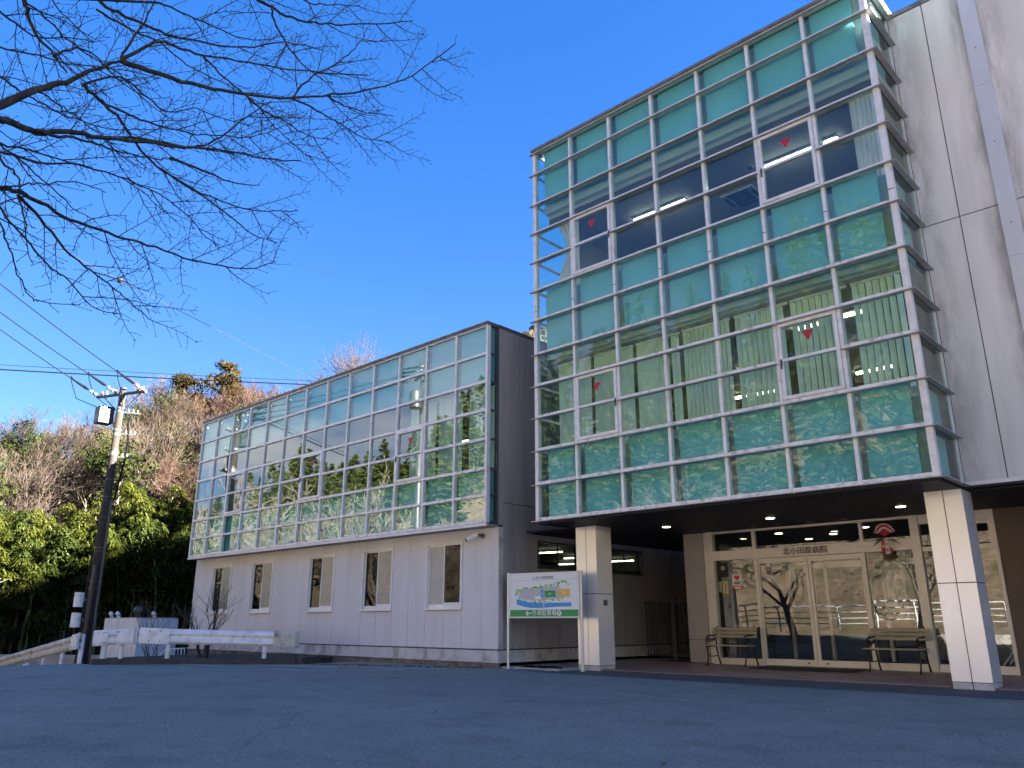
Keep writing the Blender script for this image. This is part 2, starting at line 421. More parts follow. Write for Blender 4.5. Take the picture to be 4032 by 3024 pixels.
# ---------------------------------------------------------------- mesh helpers
class MB:
    def __init__(s):
        s.v, s.f, s.mi = [], [], []
    def add(s, vs, fs, mi=0):
        k = len(s.v)
        s.v += [tuple(v) for v in vs]
        s.f += [tuple(i + k for i in f) for f in fs]
        s.mi += [mi] * len(fs)
        return s
    def box(s, x0, x1, y0, y1, z0, z1, mi=0):
        return s.add([(x0, y0, z0), (x1, y0, z0), (x1, y1, z0), (x0, y1, z0), (x0, y0, z1), (x1, y0, z1), (x1, y1, z1), (x0, y1, z1)],
                     [(0, 3, 2, 1), (4, 5, 6, 7), (0, 1, 5, 4), (1, 2, 6, 5), (2, 3, 7, 6), (3, 0, 4, 7)], mi)
    def obox(s, p, q, w, h, mi=0, upv=(0, 0, 1)):      # a bar from p to q, w across, h along upv
        p, q, u = Vector(p), Vector(q), Vector(upv)
        d = (q - p).normalized()
        a = d.cross(u)
        a = a.normalized() if a.length > 1e-6 else Vector((1, 0, 0))
        b = a.cross(d).normalized()
        vs = []
        for c in (p, q):
            for i, j in ((-1, -1), (1, -1), (1, 1), (-1, 1)):
                vs.append(c + a * (w / 2 * i) + b * (h / 2 * j))
        return s.add(vs, [(0, 1, 2, 3), (7, 6, 5, 4), (0, 4, 5, 1), (1, 5, 6, 2), (2, 6, 7, 3), (3, 7, 4, 0)], mi)
    def prism(s, poly, z0, z1, mi=0):
        n = len(poly)
        vs = [(x, y, z0) for x, y in poly] + [(x, y, z1) for x, y in poly]
        fs = [tuple(range(n - 1, -1, -1)), tuple(range(n, 2 * n))]
        fs += [(i, (i + 1) % n, n + (i + 1) % n, n + i) for i in range(n)]
        return s.add(vs, fs, mi)
    def tube(s, pts, rad, n=6, mi=0, cap=True):
        pts = [Vector(p) for p in pts]
        if not hasattr(rad, '__len__'):
            rad = [rad] * len(pts)
        vs, fs = [], []
        ref = None
        for i, p in enumerate(pts):
            d = (pts[min(i + 1, len(pts) - 1)] - pts[max(i - 1, 0)])
            d = d.normalized() if d.length > 1e-9 else Vector((0, 0, 1))
            if ref is None:
                ref = d.orthogonal().normalized()
            ref = (ref - d * ref.dot(d))
            ref = ref.normalized() if ref.length > 1e-6 else d.orthogonal().normalized()
            b = d.cross(ref)
            for k in range(n):
                a = 2 * math.pi * k / n
                vs.append(p + ref * (math.cos(a) * rad[i]) + b * (math.sin(a) * rad[i]))
        for i in range(len(pts) - 1):
            for k in range(n):
                k2 = (k + 1) % n
                fs.append((i * n + k, i * n + k2, (i + 1) * n + k2, (i + 1) * n + k))
        if cap:
            fs.append(tuple(range(n - 1, -1, -1)))
            fs.append(tuple((len(pts) - 1) * n + k for k in range(n)))
        return s.add(vs, fs, mi)
    def disc(s, c, r, n=16, axis='z', h=0.01, mi=0):
        c = Vector(c)
        ax = {'x': Vector((1, 0, 0)), 'y': Vector((0, 1, 0)), 'z': Vector((0, 0, 1))}[axis]
        return s.tube([c, c + ax * h], r, n, mi)
    def lathe(s, c, prof, n=12, mi=0):
        c = Vector(c)
        return s.tube([c + Vector((0, 0, z)) for r, z in prof], [max(r, 1e-4) for r, z in prof], n, mi)
    def build(s, name, mats, parent=None, smooth=False, loc=None, kind=None):
        me = s.mesh(name, mats, smooth)
        return place(me, name, parent, loc, kind=kind)
    def mesh(s, name, mats, smooth=False):
        me = bpy.data.meshes.new(name)
        me.from_pydata(s.v, [], s.f)
        if not isinstance(mats, (list, tuple)):
            mats = [mats]
        for mm in mats:
            me.materials.append(M[mm] if isinstance(mm, str) else mm)
        if len(mats) > 1:
            me.polygons.foreach_set('material_index', s.mi)
        if smooth:
            me.polygons.foreach_set('use_smooth', [True] * len(me.polygons))
        me.update()
        return me

def place(me, name, parent=None, loc=None, rot=None, scale=None, kind=None):
    o = bpy.data.objects.new(name, me)
    C.objects.link(o)
    if parent is not None:
        o.parent = parent
    if loc is not None:
        o.location = loc
    if rot is not None:
        o.rotation_euler = rot
    if scale is not None:
        o.scale = scale
    if kind:
        o['kind'] = kind
    return o

def tag(o, label=None, cat=None, group=None, kind=None):
    if label: o['label'] = label
    if cat: o['category'] = cat
    if group: o['group'] = group
    if kind: o['kind'] = kind
    return o

def thing(name, label, cat, loc=(0, 0, 0), rz=0.0, group=None):
    o = bpy.data.objects.new(name, None)
    o.empty_display_size = 0.2
    C.objects.link(o)
    o.location = loc
    o.rotation_euler = (0, 0, rz)
    return tag(o, label, cat, group)

def struct(mb, name, mats, smooth=False):
    o = mb.build(name, mats, smooth=smooth)
    o['kind'] = 'structure'
    return o

_unit = {}
def cube_mesh(m):                       # a shared unit box, one per material
    if m not in _unit:
        _unit[m] = MB().box(-.5, .5, -.5, .5, -.5, .5).mesh('box_' + m, m)
    return _unit[m]
def sbox(name, m, parent, x0, x1, y0, y1, z0, z1, rot=None):
    return place(cube_mesh(m), name, parent, ((x0 + x1) / 2, (y0 + y1) / 2, (z0 + z1) / 2), rot, (abs(x1 - x0), abs(y1 - y0), abs(z1 - z0)))

def text(s, size, m, name, parent, loc, rot=(R(90), 0, 0), extrude=0.0, sx=1.0, align='CENTER', bold=0.0):
    cu = bpy.data.curves.new('txt', 'FONT')
    cu.body = s
    cu.size = size
    cu.align_x = align
    cu.align_y = 'CENTER'
    cu.extrude = extrude
    cu.offset = bold
    cu.resolution_u = 2
    ob = bpy.data.objects.new('txt', cu)
    C.objects.link(ob)
    dg = bpy.context.evaluated_depsgraph_get()
    me = bpy.data.meshes.new_from_object(ob.evaluated_get(dg))
    bpy.data.objects.remove(ob)
    bpy.data.curves.remove(cu)
    me.materials.clear()
    me.materials.append(M[m])
    return place(me, name, parent, loc, rot, (sx, 1, 1))

def rebase(root, loc):
    loc = Vector(loc)
    for c in root.children:
        c.location = Vector(c.location) - loc
    root.location = loc

# ---------------------------------------------------------------- terrain and ground
def sstep(a, b, t):
    t = max(0.0, min(1.0, (t - a) / (b - a)))
    return t * t * (3 - 2 * t)
def wob(x, y):
    return math.sin(x * .11 + 1.3) * math.cos(y * .093 - .7) + .5 * math.sin(x * .27 + y * .21)
def ramp_z(x):
    return -min(1.7, max(0.0, (-11.0 - x)) * 0.10)
def terrain(x, y):
    if x > -11:
        z = -0.15
    else:
        t = -11 - x
        z = ramp_z(x) - 0.14
        if y > -5.3:
            z -= 0.95 * sstep(0.0, 3.0, t) * sstep(-5.3, -4.2, y) * (1 - sstep(6, 22, t))
    s = -.8 * x + .6 * y
    h1 = 0
    if s > 27:
        h1 = 30 * math.tanh((s - 27) * .5 / 30) * (.70 + .34 * sstep(0, 35, y))
    h2 = max(0.0, y - 17) * .5
    h2 = min(h2, 26) * (1 - sstep(2, 22, x)) * sstep(-75, -40, x)
    h3 = max(0.0, -y - 41) * 1.05
    h3 = min(h3, 33 - 14 * sstep(-10, -90, x)) * (1 - sstep(30, 90, x))
    if y < 0:
        h1 *= sstep(-34, -6, y)
    if -39 < y < -23 and x < 60:
        z -= 3.0 * sstep(-25, -27, y) * sstep(-39, -37.5, y)
    h4 = (29.4 + max(0.0, (y - 31) * .60) if y > 16 else max(0.0, 29.4 + (y - 16) * 6.0)) * sstep(26, 50, x) * (1 - sstep(62, 100, x))  # unseen ridge towards the sun, shaped so its shadow reaches pole and bamboo
    h4 += 4.0 * sstep(18.4, 20, y) * (1 - sstep(21.5, 25, y)) * sstep(30, 50, x) * (1 - sstep(62, 100, x))  # extra hump added on that ridge to shade the cherry tips
    h4 = min(h4, 43.0) * (1 - sstep(90, 125, y))
    h = max(h1, h2, h3, h4)
    if h > 0:
        h += wob(x, y) * min(1.2, h * .25)
    return z + h

g = MB()
xs = [-150 + 3 * i for i in range(38)] + [-37 + 1.5 * i for i in range(24)] + [0 + 4 * i for i in range(31)]
ys = [-130 + 4 * i for i in range(23)] + [-40 + 1.5 * i for i in range(40)] + [20 + 4 * i for i in range(31)]
idx = {}
for i, x in enumerate(xs):
    for j, y in enumerate(ys):
        idx[i, j] = len(g.v)
        g.v.append((x, y, terrain(x, y)))
for i in range(len(xs) - 1):
    for j in range(len(ys) - 1):
        g.f.append((idx[i, j], idx[i + 1, j], idx[i + 1, j + 1], idx[i, j + 1]))
        g.mi.append(1 if ys[j] < -37 else 0)
struct(g, 'hillside_terrain', ['hill_ground', 'dry_ground'], smooth=True)

# road: level forecourt, then a ramp running down to the west
rd = MB()
kerb_line = [(-6.65, -1.80), (-7.5, -2.55), (-8.3, -3.3), (-9.0, -4.0), (-9.6, -4.75), (-10.2, -5.45)]
poly = [(46, -24.3), (46, 1.15), (-1.6, 1.15), (-1.6, .05), (-17.0, .05)]
# level part as a fan of quads between the kerb and the far side
rd.add([(-11, -24.3, 0), (46, -24.3, 0), (46, -5.45, 0), (-11, -5.45, 0)], [(0, 1, 2, 3)])
rd.add([(-10.2, -5.45, 0), (46, -5.45, 0), (46, 1.2, 0), (-6.65, 1.2, 0), (-6.65, -1.80, 0), (-7.5, -2.55, 0), (-8.3, -3.3, 0), (-9.0, -4.0, 0), (-9.6, -4.75, 0)],
       [tuple(range(9))])
n = 16
for i in range(n):
    xa, xb = -11 - 29 * i / n, -11 - 29 * (i + 1) / n
    rd.add([(xb, -24.3, ramp_z(xb)), (xa, -24.3, ramp_z(xa)), (xa, -5.45, ramp_z(xa)), (xb, -5.45, ramp_z(xb))], [(0, 1, 2, 3)])
struct(rd, 'road', 'asphalt')
wt = MB().add([(-120, -38.6, -2.6), (60, -38.6, -2.6), (60, -26, -2.6), (-120, -26, -2.6)], [(0, 1, 2, 3)])
struct(wt, 'river_water', 'water')
st = MB().add([(-.9, -.12, .004), (3, -.28, .004), (9, -.36, .004), (46, -.5, .004), (46, 1.16, .004), (.22, 1.16, .004), (-.9, .7, .004)], [tuple(range(7))])
struct(st, 'asphalt_apron', 'asphalt_strip')
for a, b, w in (((-8.63, -3.85), (-6.75, -3.68), .10), ((-6.9, -2.85), (-4.9, -1.8), .12), ((-5.3, -3.3), (-3.92, -3.37), .07),
                ((-3.92, -3.37), (-2.6, -1.55), .10), ((-3.9, -1.75), (-2.62, -1.11), .09), ((-5.9, -2.5), (-4.1, -2.35), .08), ((-.79, -.42), (.1, .3), .12)):
    mb = MB()
    a, b = Vector((*a, 0)), Vector((*b, 0))
    d = (b - a).normalized(); nn = Vector((-d.y, d.x, 0)) * w / 2
    mb.add([(*(a - nn).xy, .008), (*(b - nn).xy, .008), (*(b + nn).xy, .008), (*(a + nn).xy, .008)], [(0, 1, 2, 3)])
    struct(mb, 'road_marking', 'paint_worn')

# porch floor
pf = MB()
def pz(y): return .030 + (y - 1.15) * .018
pf.add([(.2, 1.15, .022), (16, 1.15, .022), (16, 9, pz(9) - .008), (.2, 9, pz(9) - .008)], [(0, 1, 2, 3)])
pf.add([(.2, 1.15, -.1), (16, 1.15, -.1), (16, 1.15, .022), (.2, 1.15, .022)], [(0, 1, 2, 3)])
floor_o = struct(pf, 'porch_floor', 'grout')
tl = MB()
for i in range(50):
    for j in range(10):
        x0, y0 = .205 + i * .305, 1.155 + j * .305
        dz = random.uniform(-.0012, .0012)
        z0, z1 = pz(y0) + dz, pz(y0 + .297) + dz
        tl.add([(x0, y0, z0), (x0 + .297, y0, z0), (x0 + .297, y0 + .297, z1), (x0, y0 + .297, z1), (x0, y0, z0 - .012), (x0 + .297, y0, z0 - .012)], [(0, 1, 2, 3), (4, 5, 1, 0)])
tl.build('tile', 'tile', floor_o, kind='stuff')
cs = MB().box(-1.58, .19, .45, 9, -.1, .045)
struct(cs, 'side_path', 'low_concrete')
ms = MB()
for i in range(900):
    x, y = random.gauss(-.45, .35), random.gauss(.62, .09)
    if not -1.35 < x < .15: continue
    a = random.uniform(0, 6.28); r_ = random.uniform(.012, .03)
    z = .05 + random.uniform(0, .03)
    ms.add([(x, y, z - .02), (x + r_ * math.cos(a), y + r_ * math.sin(a), z + .01), (x - r_ * math.sin(a), y + r_ * math.cos(a), z)], [(0, 1, 2)])
tag(ms.build('moss', 'moss'), 'dark green moss patch at the foot of the map sign', 'moss', kind='stuff')

# planting bed with its kerb stones
bed = thing('planting_bed', 'low planting bed of dark soil edged with kerb stones below the guardrail', 'planting bed', (-9, -2.5, 0))
sb = MB().prism([(-6.72, -1.62), (-7.4, -2.3), (-8.2, -3.12), (-8.9, -3.82), (-9.5, -4.6), (-10.3, -5.2), (-11.6, -4.6), (-12.2, -1.6), (-11.5, -.1), (-7.6, -.05)], -.3, .10)
sb.build('soil', 'soil', bed)
for i in range(len(kerb_line) - 1):
    (xa, ya), (xb, yb) = kerb_line[i], kerb_line[i + 1]
    for k in range(2):
        p = Vector((xa + (xb - xa) * k / 2, ya + (yb - ya) * k / 2, .06))
        q = Vector((xa + (xb - xa) * (k + 1) / 2, ya + (yb - ya) * (k + 1) / 2, .06))
        d = (q - p).normalized() * .006
        MB().obox(p + d, q - d, .14, .15).build('kerb_stone', 'kerb_stone', bed)
p, q = Vector((-6.62, -1.74, .07)), Vector((-7.55, -.35, .07))
for k in range(2):
    a = p.lerp(q, k / 2); b = p.lerp(q, (k + 1) / 2 - .01)
    MB().obox(a, b, .14, .17).build('kerb_stone', 'kerb_stone', bed)
rebase(bed, (-9, -2.5, 0))

# ---------------------------------------------------------------- hospital block
H = thing('hospital_building', 'tall hospital block with a green glass grid projecting over its entrance porch', 'building')
ZS = [12.713, 12.076, 11.198, 10.4, 9.612, 8.824, 8.041, 7.168, 6.38, 5.604, 4.819, 4.033, 3.216]   # h0..h12
CW = 1.2
CAS_T = [(1, 3), (5, 3), (1, 8), (5, 8)]
cas_cells = {(c, r) for c, r0 in CAS_T for r in (r0, r0 + 1)}
TEAL_T = {0, 1, 5, 6, 10, 11}
pr = random.Random(5)

def casement(root, name, x0, x1, z0, z1, handle_right, glass, mark=True, yf=-.065):
    f = MB()
    w = .064
    f.box(x0, x0 + w, yf, .02, z0, z1).box(x1 - w, x1, yf, .02, z0, z1)
    f.box(x0 + w, x1 - w, yf, .02, z0, z0 + w).box(x0 + w, x1 - w, yf, .02, z1 - w, z1)
    zm = (z0 + z1) / 2 + .02
    f.box(x0 + w, x1 - w, yf + .006, .02, zm - .028, zm + .028)
    o = f.build(name, 'alu', root)
    for a, b in ((z0 + w, zm - .028), (zm + .028, z1 - w)):
        sbox('glass_pane', glass, o, x0 + w, x1 - w, -.02, -.012, a, b, (R(pr.uniform(-.1, .1)), 0, R(pr.uniform(-.1, .1))))
    hx = x1 - w / 2 if handle_right else x0 + w / 2
    MB().box(hx - .018, hx + .018, yf - .012, yf, zm - .10, zm + .02).box(hx - .009, hx + .009, yf - .04, yf - .012, zm - .17, zm - .03).build('handle', 'alu_dark', o)
    if mark:
        cx, cz, r_ = (x0 + x1) / 2, z1 - w - (z1 - zm) * .36, .115
        MB().add([(cx - r_, -.024, cz + .09), (cx + r_, -.024, cz + .09), (cx, -.024, cz - .11), (cx - r_, -.021, cz + .09), (cx + r_, -.021, cz + .09), (cx, -.021, cz - .11)],
                 [(0, 2, 1), (3, 4, 5), (0, 1, 4, 3), (1, 2, 5, 4), (2, 0, 3, 5)]).build('fire_access_mark', 'red_mark', o)
    return o

# vertical mullions
for i in range(8):
    x = i * CW
    w = .05 if i in (0, 7) else .033
    if i == 0: xa, xb = -.02, .075
    elif i == 7: xa, xb = 8.4 - .085, 8.4 + .02
    else: xa, xb = x - w, x + w
    sbox('mullion', 'alu', H, xa, xb, -.045, .07, ZS[12] - .03, ZS[0] + .06)
    sbox('expansion_joint', 'rubber', H, xa - .002, xb + .002, -.047, -.03, ZS[6] + .245, ZS[6] + .26)
# transoms, panes, boards, fins
for r_ in range(13):
    z = ZS[r_]
    gaps = [c for c, r0 in CAS_T if r_ == r0 + 1]
    for c in range(7):
        if c in gaps: continue
        xa = c * CW + (.075 if c == 0 else .036)
        xb = (c + 1) * CW - (.085 if c == 6 else .036)
        sbox('transom', 'alu_sill' if r_ >= 6 else 'alu', H, xa, xb, -.043, .06, z - .012, z + .062)
    fb = MB()
    segs, last = [], -.10
    for c in sorted(gaps):
        segs.append((last, c * CW - .0)); last = (c + 1) * CW - .02
    segs.append((last, 8.52))
    for a, b in segs:
        fb.box(a, b, -.115, -.047, z - .030, z - .014)
    fb.box(8.422, 8.52, -.047, 1.28, z - .030, z - .014)
    fb.build('fin', 'alu_fin', H)
for r_ in range(12):
    zt, zb = ZS[r_] - .014, ZS[r_ + 1] + .062
    for c in range(7):
        xa = c * CW + (.075 if c == 0 else .036)
        xb = (c + 1) * CW - (.085 if c == 6 else .036)
        if (c, r_) not in cas_cells:
            sbox('glass_pane', 'glass', H, xa, xb, -.004, .004, zb, zt, (R(pr.uniform(-.12, .12)), 0, R(pr.uniform(-.12, .12))))
        if r_ in TEAL_T:
            sbox('spandrel_panel', 'teal_board', H, xa + (.17 if c == 0 else .075), xb - (.20 if c == 6 else .012), .13, .15, zb - .05, zt + .03)
for c, r0 in CAS_T:
    casement(H, 'casement_window', c * CW + .036 + .012, (c + 1) * CW - .036 - .004, ZS[r0 + 2] + .066, ZS[r0] - .034, c == 1, 'glass')
# side returns of the bay
for side, x in (('r', 8.4), ('l', 0.0)):
    sg = 1 if side == 'r' else -1
    for r_ in range(13):
        sbox('transom', 'alu_dark' if side == 'r' else 'alu', H, x - .02, x + .018, .075, 1.27, ZS[r_] - .012, ZS[r_] + .05)
    sbox('mullion', 'alu', H, x - .025, x + .02, 1.27, 1.328, ZS[12] - .03, ZS[0] + .06)
    for r_ in range(12):
        sbox('glass_pane', 'glass', H, x - .004, x + .004, .075, 1.27, ZS[r_ + 1] + .05, ZS[r_] - .014, (0, R(pr.uniform(-.1, .1)), R(pr.uniform(-.1, .1))))
        if r_ in TEAL_T and side == 'r':
            sbox('spandrel_panel', 'teal_board', H, x - .16, x - .14, .22, 1.2, ZS[r_ + 1] + .05, ZS[r_] - .01)
# coping with joints
for i in range(4):
    a, b = (-.05 + 2.13 * i, -.05 + 2.13 * (i + 1) - .012)
    MB().box(a, b, -.10, .35, ZS[0] + .065, ZS[0] + .12).box(a, b, -.07, .30, ZS[0] + .12, ZS[0] + .15).build('coping', 'coping', H)
MB().box(8.47, 8.52, -.10, 1.33, ZS[0] + .065, ZS[0] + .15).build('coping', 'coping', H)
# floors, ceilings and room walls
sbox('roof_slab', 'coping', H, 0.02, 8.38, .445, 13.9, 12.60, 12.72)
for z0, z1, nm in ((11.06, 12.765, 'ceiling_void'), (7.10, 8.80, 'floor_slab'), (3.20, 4.80, 'floor_slab')):
    sbox(nm, 'slab_edge', H, .09, 8.31, .30, .44, z0, z1)
sbox('room_ceiling', 'ceiling_white', H, .09, 8.31, .44, 7.8, 10.96, 11.1)
sbox('room_ceiling', 'ceiling_white', H, .09, 8.31, .44, 7.8, 7.06, 7.2)
sbox('room_floor', 'carpet', H, .09, 8.31, .44, 7.8, 8.0, 8.1)
sbox('room_floor', 'carpet', H, .09, 8.31, .44, 7.8, 4.0, 4.1)
sbox('room_wall', 'interior_wall', H, 0, 8.4, 7.8, 8.0, 3.2, 12.6)
sbox('room_wall', 'interior_wall', H, -.02, .09, 1.33, 7.8, 3.2, 12.6)
sbox('room_wall', 'interior_wall', H, 8.31, 8.4, 1.36, 7.8, 3.2, 12.6)
MB().box(-.02, 1.4, 1.34, 1.42, 12.6, 12.72).build('roof_edge', 'coping', H)
# recess header seen as a dark strip under each ceiling
sbox('blind_box', 'interior_dark', H, .09, 8.31, .46, .60, 10.80, 10.955)
# right hand concrete wall
sbox('wall_backing', 'rubber', H, 8.40, 46, 1.36, 1.5, 3.27, 12.72)
cols = [8.43, 9.06, 9.70, 11.3, 12.9, 14.5, 16.1]
for i in range(len(cols) - 1):
    for z0, z1 in ((3.275, 8.03), (8.05, 12.72)):
        sbox('wall_panel', 'concrete_panel', H, cols[i] + (.0 if i == 0 else .009), cols[i + 1] - .009, 1.33, 1.359, z0, z1)
for z0, z1 in ((3.275, 6.985), (6.99, 10.40), (10.405, 12.78)):
    MB().box(9.69, 9.96, 1.22, 1.329, z0, z1).build('pilaster', 'pilaster', H)
for z in (4.2, 5.6, 7.6, 9.2, 11.2):
    MB().disc((9.83, 1.215, z), .012, 8, 'y', .006).build('screw', 'bolt', H)
sbox('coping', 'coping', H, 8.43, 46, 1.30, 1.6, 12.73, 12.82)
sbox('flashing', 'white_trim', H, 8.425, 46, 1.29, 1.36, 3.205, 3.268)
sbox('rear_block', 'concrete_panel', H, 8.45, 46, 1.6, 14, 3.3, 12.7)
sbox('rear_block', 'concrete_panel', H, 0, 46, 9.6, 14, 0, 12.6)
# soffit of dark boards
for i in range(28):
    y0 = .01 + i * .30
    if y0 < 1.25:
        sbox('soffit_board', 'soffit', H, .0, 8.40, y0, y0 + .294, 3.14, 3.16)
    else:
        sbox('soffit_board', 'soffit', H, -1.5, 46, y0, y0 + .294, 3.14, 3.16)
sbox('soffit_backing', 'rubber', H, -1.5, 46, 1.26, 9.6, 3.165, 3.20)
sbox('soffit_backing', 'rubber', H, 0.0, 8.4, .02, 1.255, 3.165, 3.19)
# pillars
for x in (.23, 7.83):
    p = MB().box(x + .012, x + .568, 1.092, 1.648, 0, 3.139).build('pillar', 'rubber', H)
    for z0, z1 in ((.115, 1.625), (1.64, 3.139)):
        for a, b in ((x, x + .283), (x + .297, x + .58)):
            sbox('cladding_panel', 'pillar_panel', p, a, b, 1.08, 1.092, z0, z1)
        sbox('cladding_panel', 'pillar_panel', p, x + .568, x + .58, 1.093, 1.66, z0, z1)
        sbox('cladding_panel', 'pillar_panel', p, x, x + .012, 1.093, 1.66, z0, z1)
    for a, b in ((x + .003, x + .283), (x + .297, x + .577)):
        sbox('base_panel', 'plinth', p, a, b, 1.083, 1.093, .0, .105)
    sbox('base_panel', 'plinth', p, x + .567, x + .577, 1.094, 1.655, .0, .105)
kp = thing('keypad', 'small dark door keypad under a metal hood on the pillar beside the map sign', 'keypad', (.815, 1.35, 1.45))
MB().box(.811, .835, 1.29, 1.41, 1.38, 1.50).build('body', 'alu_dark', kp)
MB().box(.811, .85, 1.27, 1.43, 1.505, 1.53).build('hood', 'white_trim', kp)
rebase(kp, (.815, 1.35, 1.45))

# ---- entrance
FY0, FY1 = 4.15, 4.25
fl = .085
sbox('entrance_post', 'alu_warm', H, 1.88, 2.05, 4.12, 4.28, fl - .06, 3.139)
sbox('entrance_post', 'alu_warm', H, 6.61, 6.78, 4.12, 4.28, fl - .06, 3.139)
sbox('entrance_post', 'alu_warm', H, 3.10, 3.17, 4.14, 4.26, fl - .05, 2.449)
sbox('entrance_post', 'alu_warm', H, 5.565, 5.635, 4.14, 4.26, fl - .05, 2.449)
lint = MB().box(2.051, 6.609, 4.13, 4.27, 2.45, 2.67).build('lintel', 'alu_warm', H)
text('北小田原病院', .172, 'steel_letter', 'lettering', lint, (4.345, 4.122, 2.555), extrude=.012, bold=.002)
for a, b in ((3.08, 3.15), (5.57, 5.64)):
    sbox('entrance_post', 'alu_warm', H, a, b, 4.15, 4.25, 2.671, 3.085)
sbox('head_rail', 'alu_warm', H, 2.051, 6.609, 4.15, 4.25, 3.087, 3.138)
for a, b in ((2.05, 3.08), (3.15, 5.57), (5.64, 6.61)):
    sbox('transom_glass', 'glass_door', H, a, b, 4.196, 4.204, 2.671, 3.086)
for a, b in ((2.051, 3.099), (5.636, 6.609)):
    sbox('bottom_rail', 'alu_warm', H, a, b, 4.15, 4.25, fl - .04, .222)
    sbox('side_glass', 'glass_door', H, a, b, 4.196, 4.204, .222, 2.449, (R(.12), 0, R(pr.uniform(-.2, .2))))
for k, (a, b) in enumerate(((3.172, 4.363), (4.373, 5.563))):
    d = MB().box(a, b, 4.17, 4.23, 2.33, 2.44).box(a, b, 4.17, 4.23, .10, .232)
    if k == 0: d.box(a, a + .035, 4.17, 4.23, .232, 2.33).box(b - .068, b, 4.17, 4.23, .232, 2.33)
    else: d.box(a, a + .068, 4.17, 4.23, .232, 2.33).box(b - .035, b, 4.17, 4.23, .232, 2.33)
    d = d.build('sliding_door', 'alu_warm', H)
    sbox('glass_pane', 'glass_door', d, a + .03, b - .03, 4.197, 4.203, .232, 2.33, (R(-.1), 0, R(.25 if k else -.2)))
    cx = b - .2 if k == 0 else a + .2
    MB().disc((cx, 4.162, .165), .022, 14, 'y', .008).build('lock', 'alu_dark', d)
sbox('threshold', 'alu_fin', H, 2.05, 6.61, 4.10, 4.30, fl - .05, .088)
# glazing past the doors, seen beside the right pillar
sbox('side_glass', 'glass_door', H, 6.80, 8.09, 4.196, 4.204, .23, 2.44)
sbox('transom_glass', 'glass_door', H, 6.80, 8.05, 4.196, 4.204, 2.52, 2.90)
sbox('bottom_rail', 'alu_warm', H, 6.79, 8.10, 4.15, 4.25, .06, .23)
sbox('lintel', 'alu_warm', H, 6.79, 8.10, 4.15, 4.25, 2.40, 2.49)
fr = MB().box(7.5, 8.10, 4.13, 4.20, 2.88, 2.94).box(8.04, 8.10, 4.13, 4.20, 2.49, 2.88).build('vent_window_frame', 'alu_warm', H)
sbox('entrance_post', 'alu_warm', H, 8.10, 8.16, 4.13, 4.27, .06, 2.95)
sbox('head_rail', 'alu_warm', H, 6.79, 8.16, 4.14, 4.26, 2.95, 3.138)
sbox('brown_wall_panel', 'brown_wall', H, 8.16, 12.5, 4.17, 4.4, .45, 3.138)
sbox('brown_wall_base', 'dark_wall', H, 8.16, 12.5, 4.12, 4.4, .06, .44)
# stub wall beside the entrance and the passage behind
for z0, z1 in ((.10, .615), (.625, 3.138)):
    sbox('stub_wall_panel', 'stub_wall', H, 1.24, 1.78, 4.14, 4.3, z0, z1)
sbox('stub_wall_panel', 'alu_warm', H, 1.79, 1.875, 4.16, 4.3, .10, 3.138)
sbox('passage_wall', 'dark_wall', H, 1.26, 1.45, 4.31, 9.6, .0, 3.138)
sbox('passage_wall', 'dark_wall', H, -1.5, 1.25, 9.4, 9.6, .0, 3.138)
# lobby interior
sbox('lobby_floor', 'carpet', H, 1.46, 12.5, 4.28, 9.5, 0.0, .09)
sbox('lobby_ceiling', 'interior_dark', H, 1.46, 12.5, 4.28, 9.5, 3.10, 3.139)
sbox('lobby_wall', 'interior_dark', H, 1.46, 12.5, 9.3, 9.4, .09, 3.10)
sbox('lobby_wall', 'interior_wall', H, 8.6, 8.7, 4.4, 9.3, .09, 3.10)
for x in (2.55, 3.55, 4.95, 6.2):
    sbox('inner_door_post', 'alu_warm', H, x, x + .07, 7.0, 7.1, .09, 2.5)
sbox('inner_lintel', 'alu_warm', H, 1.5, 8.5, 7.0, 7.12, 2.35, 2.5)
sbox('inner_counter', 'interior_wall', H, 5.2, 8.3, 8.2, 8.6, .09, 1.1)
# downlights
def downlight(x, y, z, on, label):
    t = thing('downlight', label, 'ceiling light', (x, y, z), group='downlights in the porch and lobby ceilings')
    prof = MB()
    prof.tube([(0, 0, -.012), (0, 0, 0)], [.10, .105], 20)
    prof.build('trim_ring', 'lamp_off' if not on else 'white_trim', t)
    MB().tube([(0, 0, -.016), (0, 0, -.0125)], .085, 20).build('lamp', 'lamp_warm' if on else 'lamp_off', t)
downlight(1.90, 2.34, 3.14, True, 'lit downlight in the dark porch ceiling nearest the map sign')
downlight(4.37, 2.50, 3.14, True, 'lit downlight in the dark porch ceiling in front of the doors')
downlight(6.98, 2.56, 3.14, True, 'lit downlight in the dark porch ceiling beside the wreath side pillar')
for x, y, w in ((3.42, 3.6, 'first'), (3.98, 3.62, 'second'), (4.74, 3.64, 'third'), (5.46, 3.68, 'fourth')):
    downlight(x, y, 3.14, False, 'unlit downlight close to the door frame, %s from the bench by the poster' % w)
for x, y, w in ((3.34, 5.08, 'above the left door leaf'), (3.32, 6.86, 'deepest inside the lobby'), (4.27, 6.08, 'in the middle of the lobby'), (5.36, 5.16, 'just left of the new year wreath')):
    downlight(x, y, 3.098, True, 'lit lobby downlight seen through the glass %s' % w)
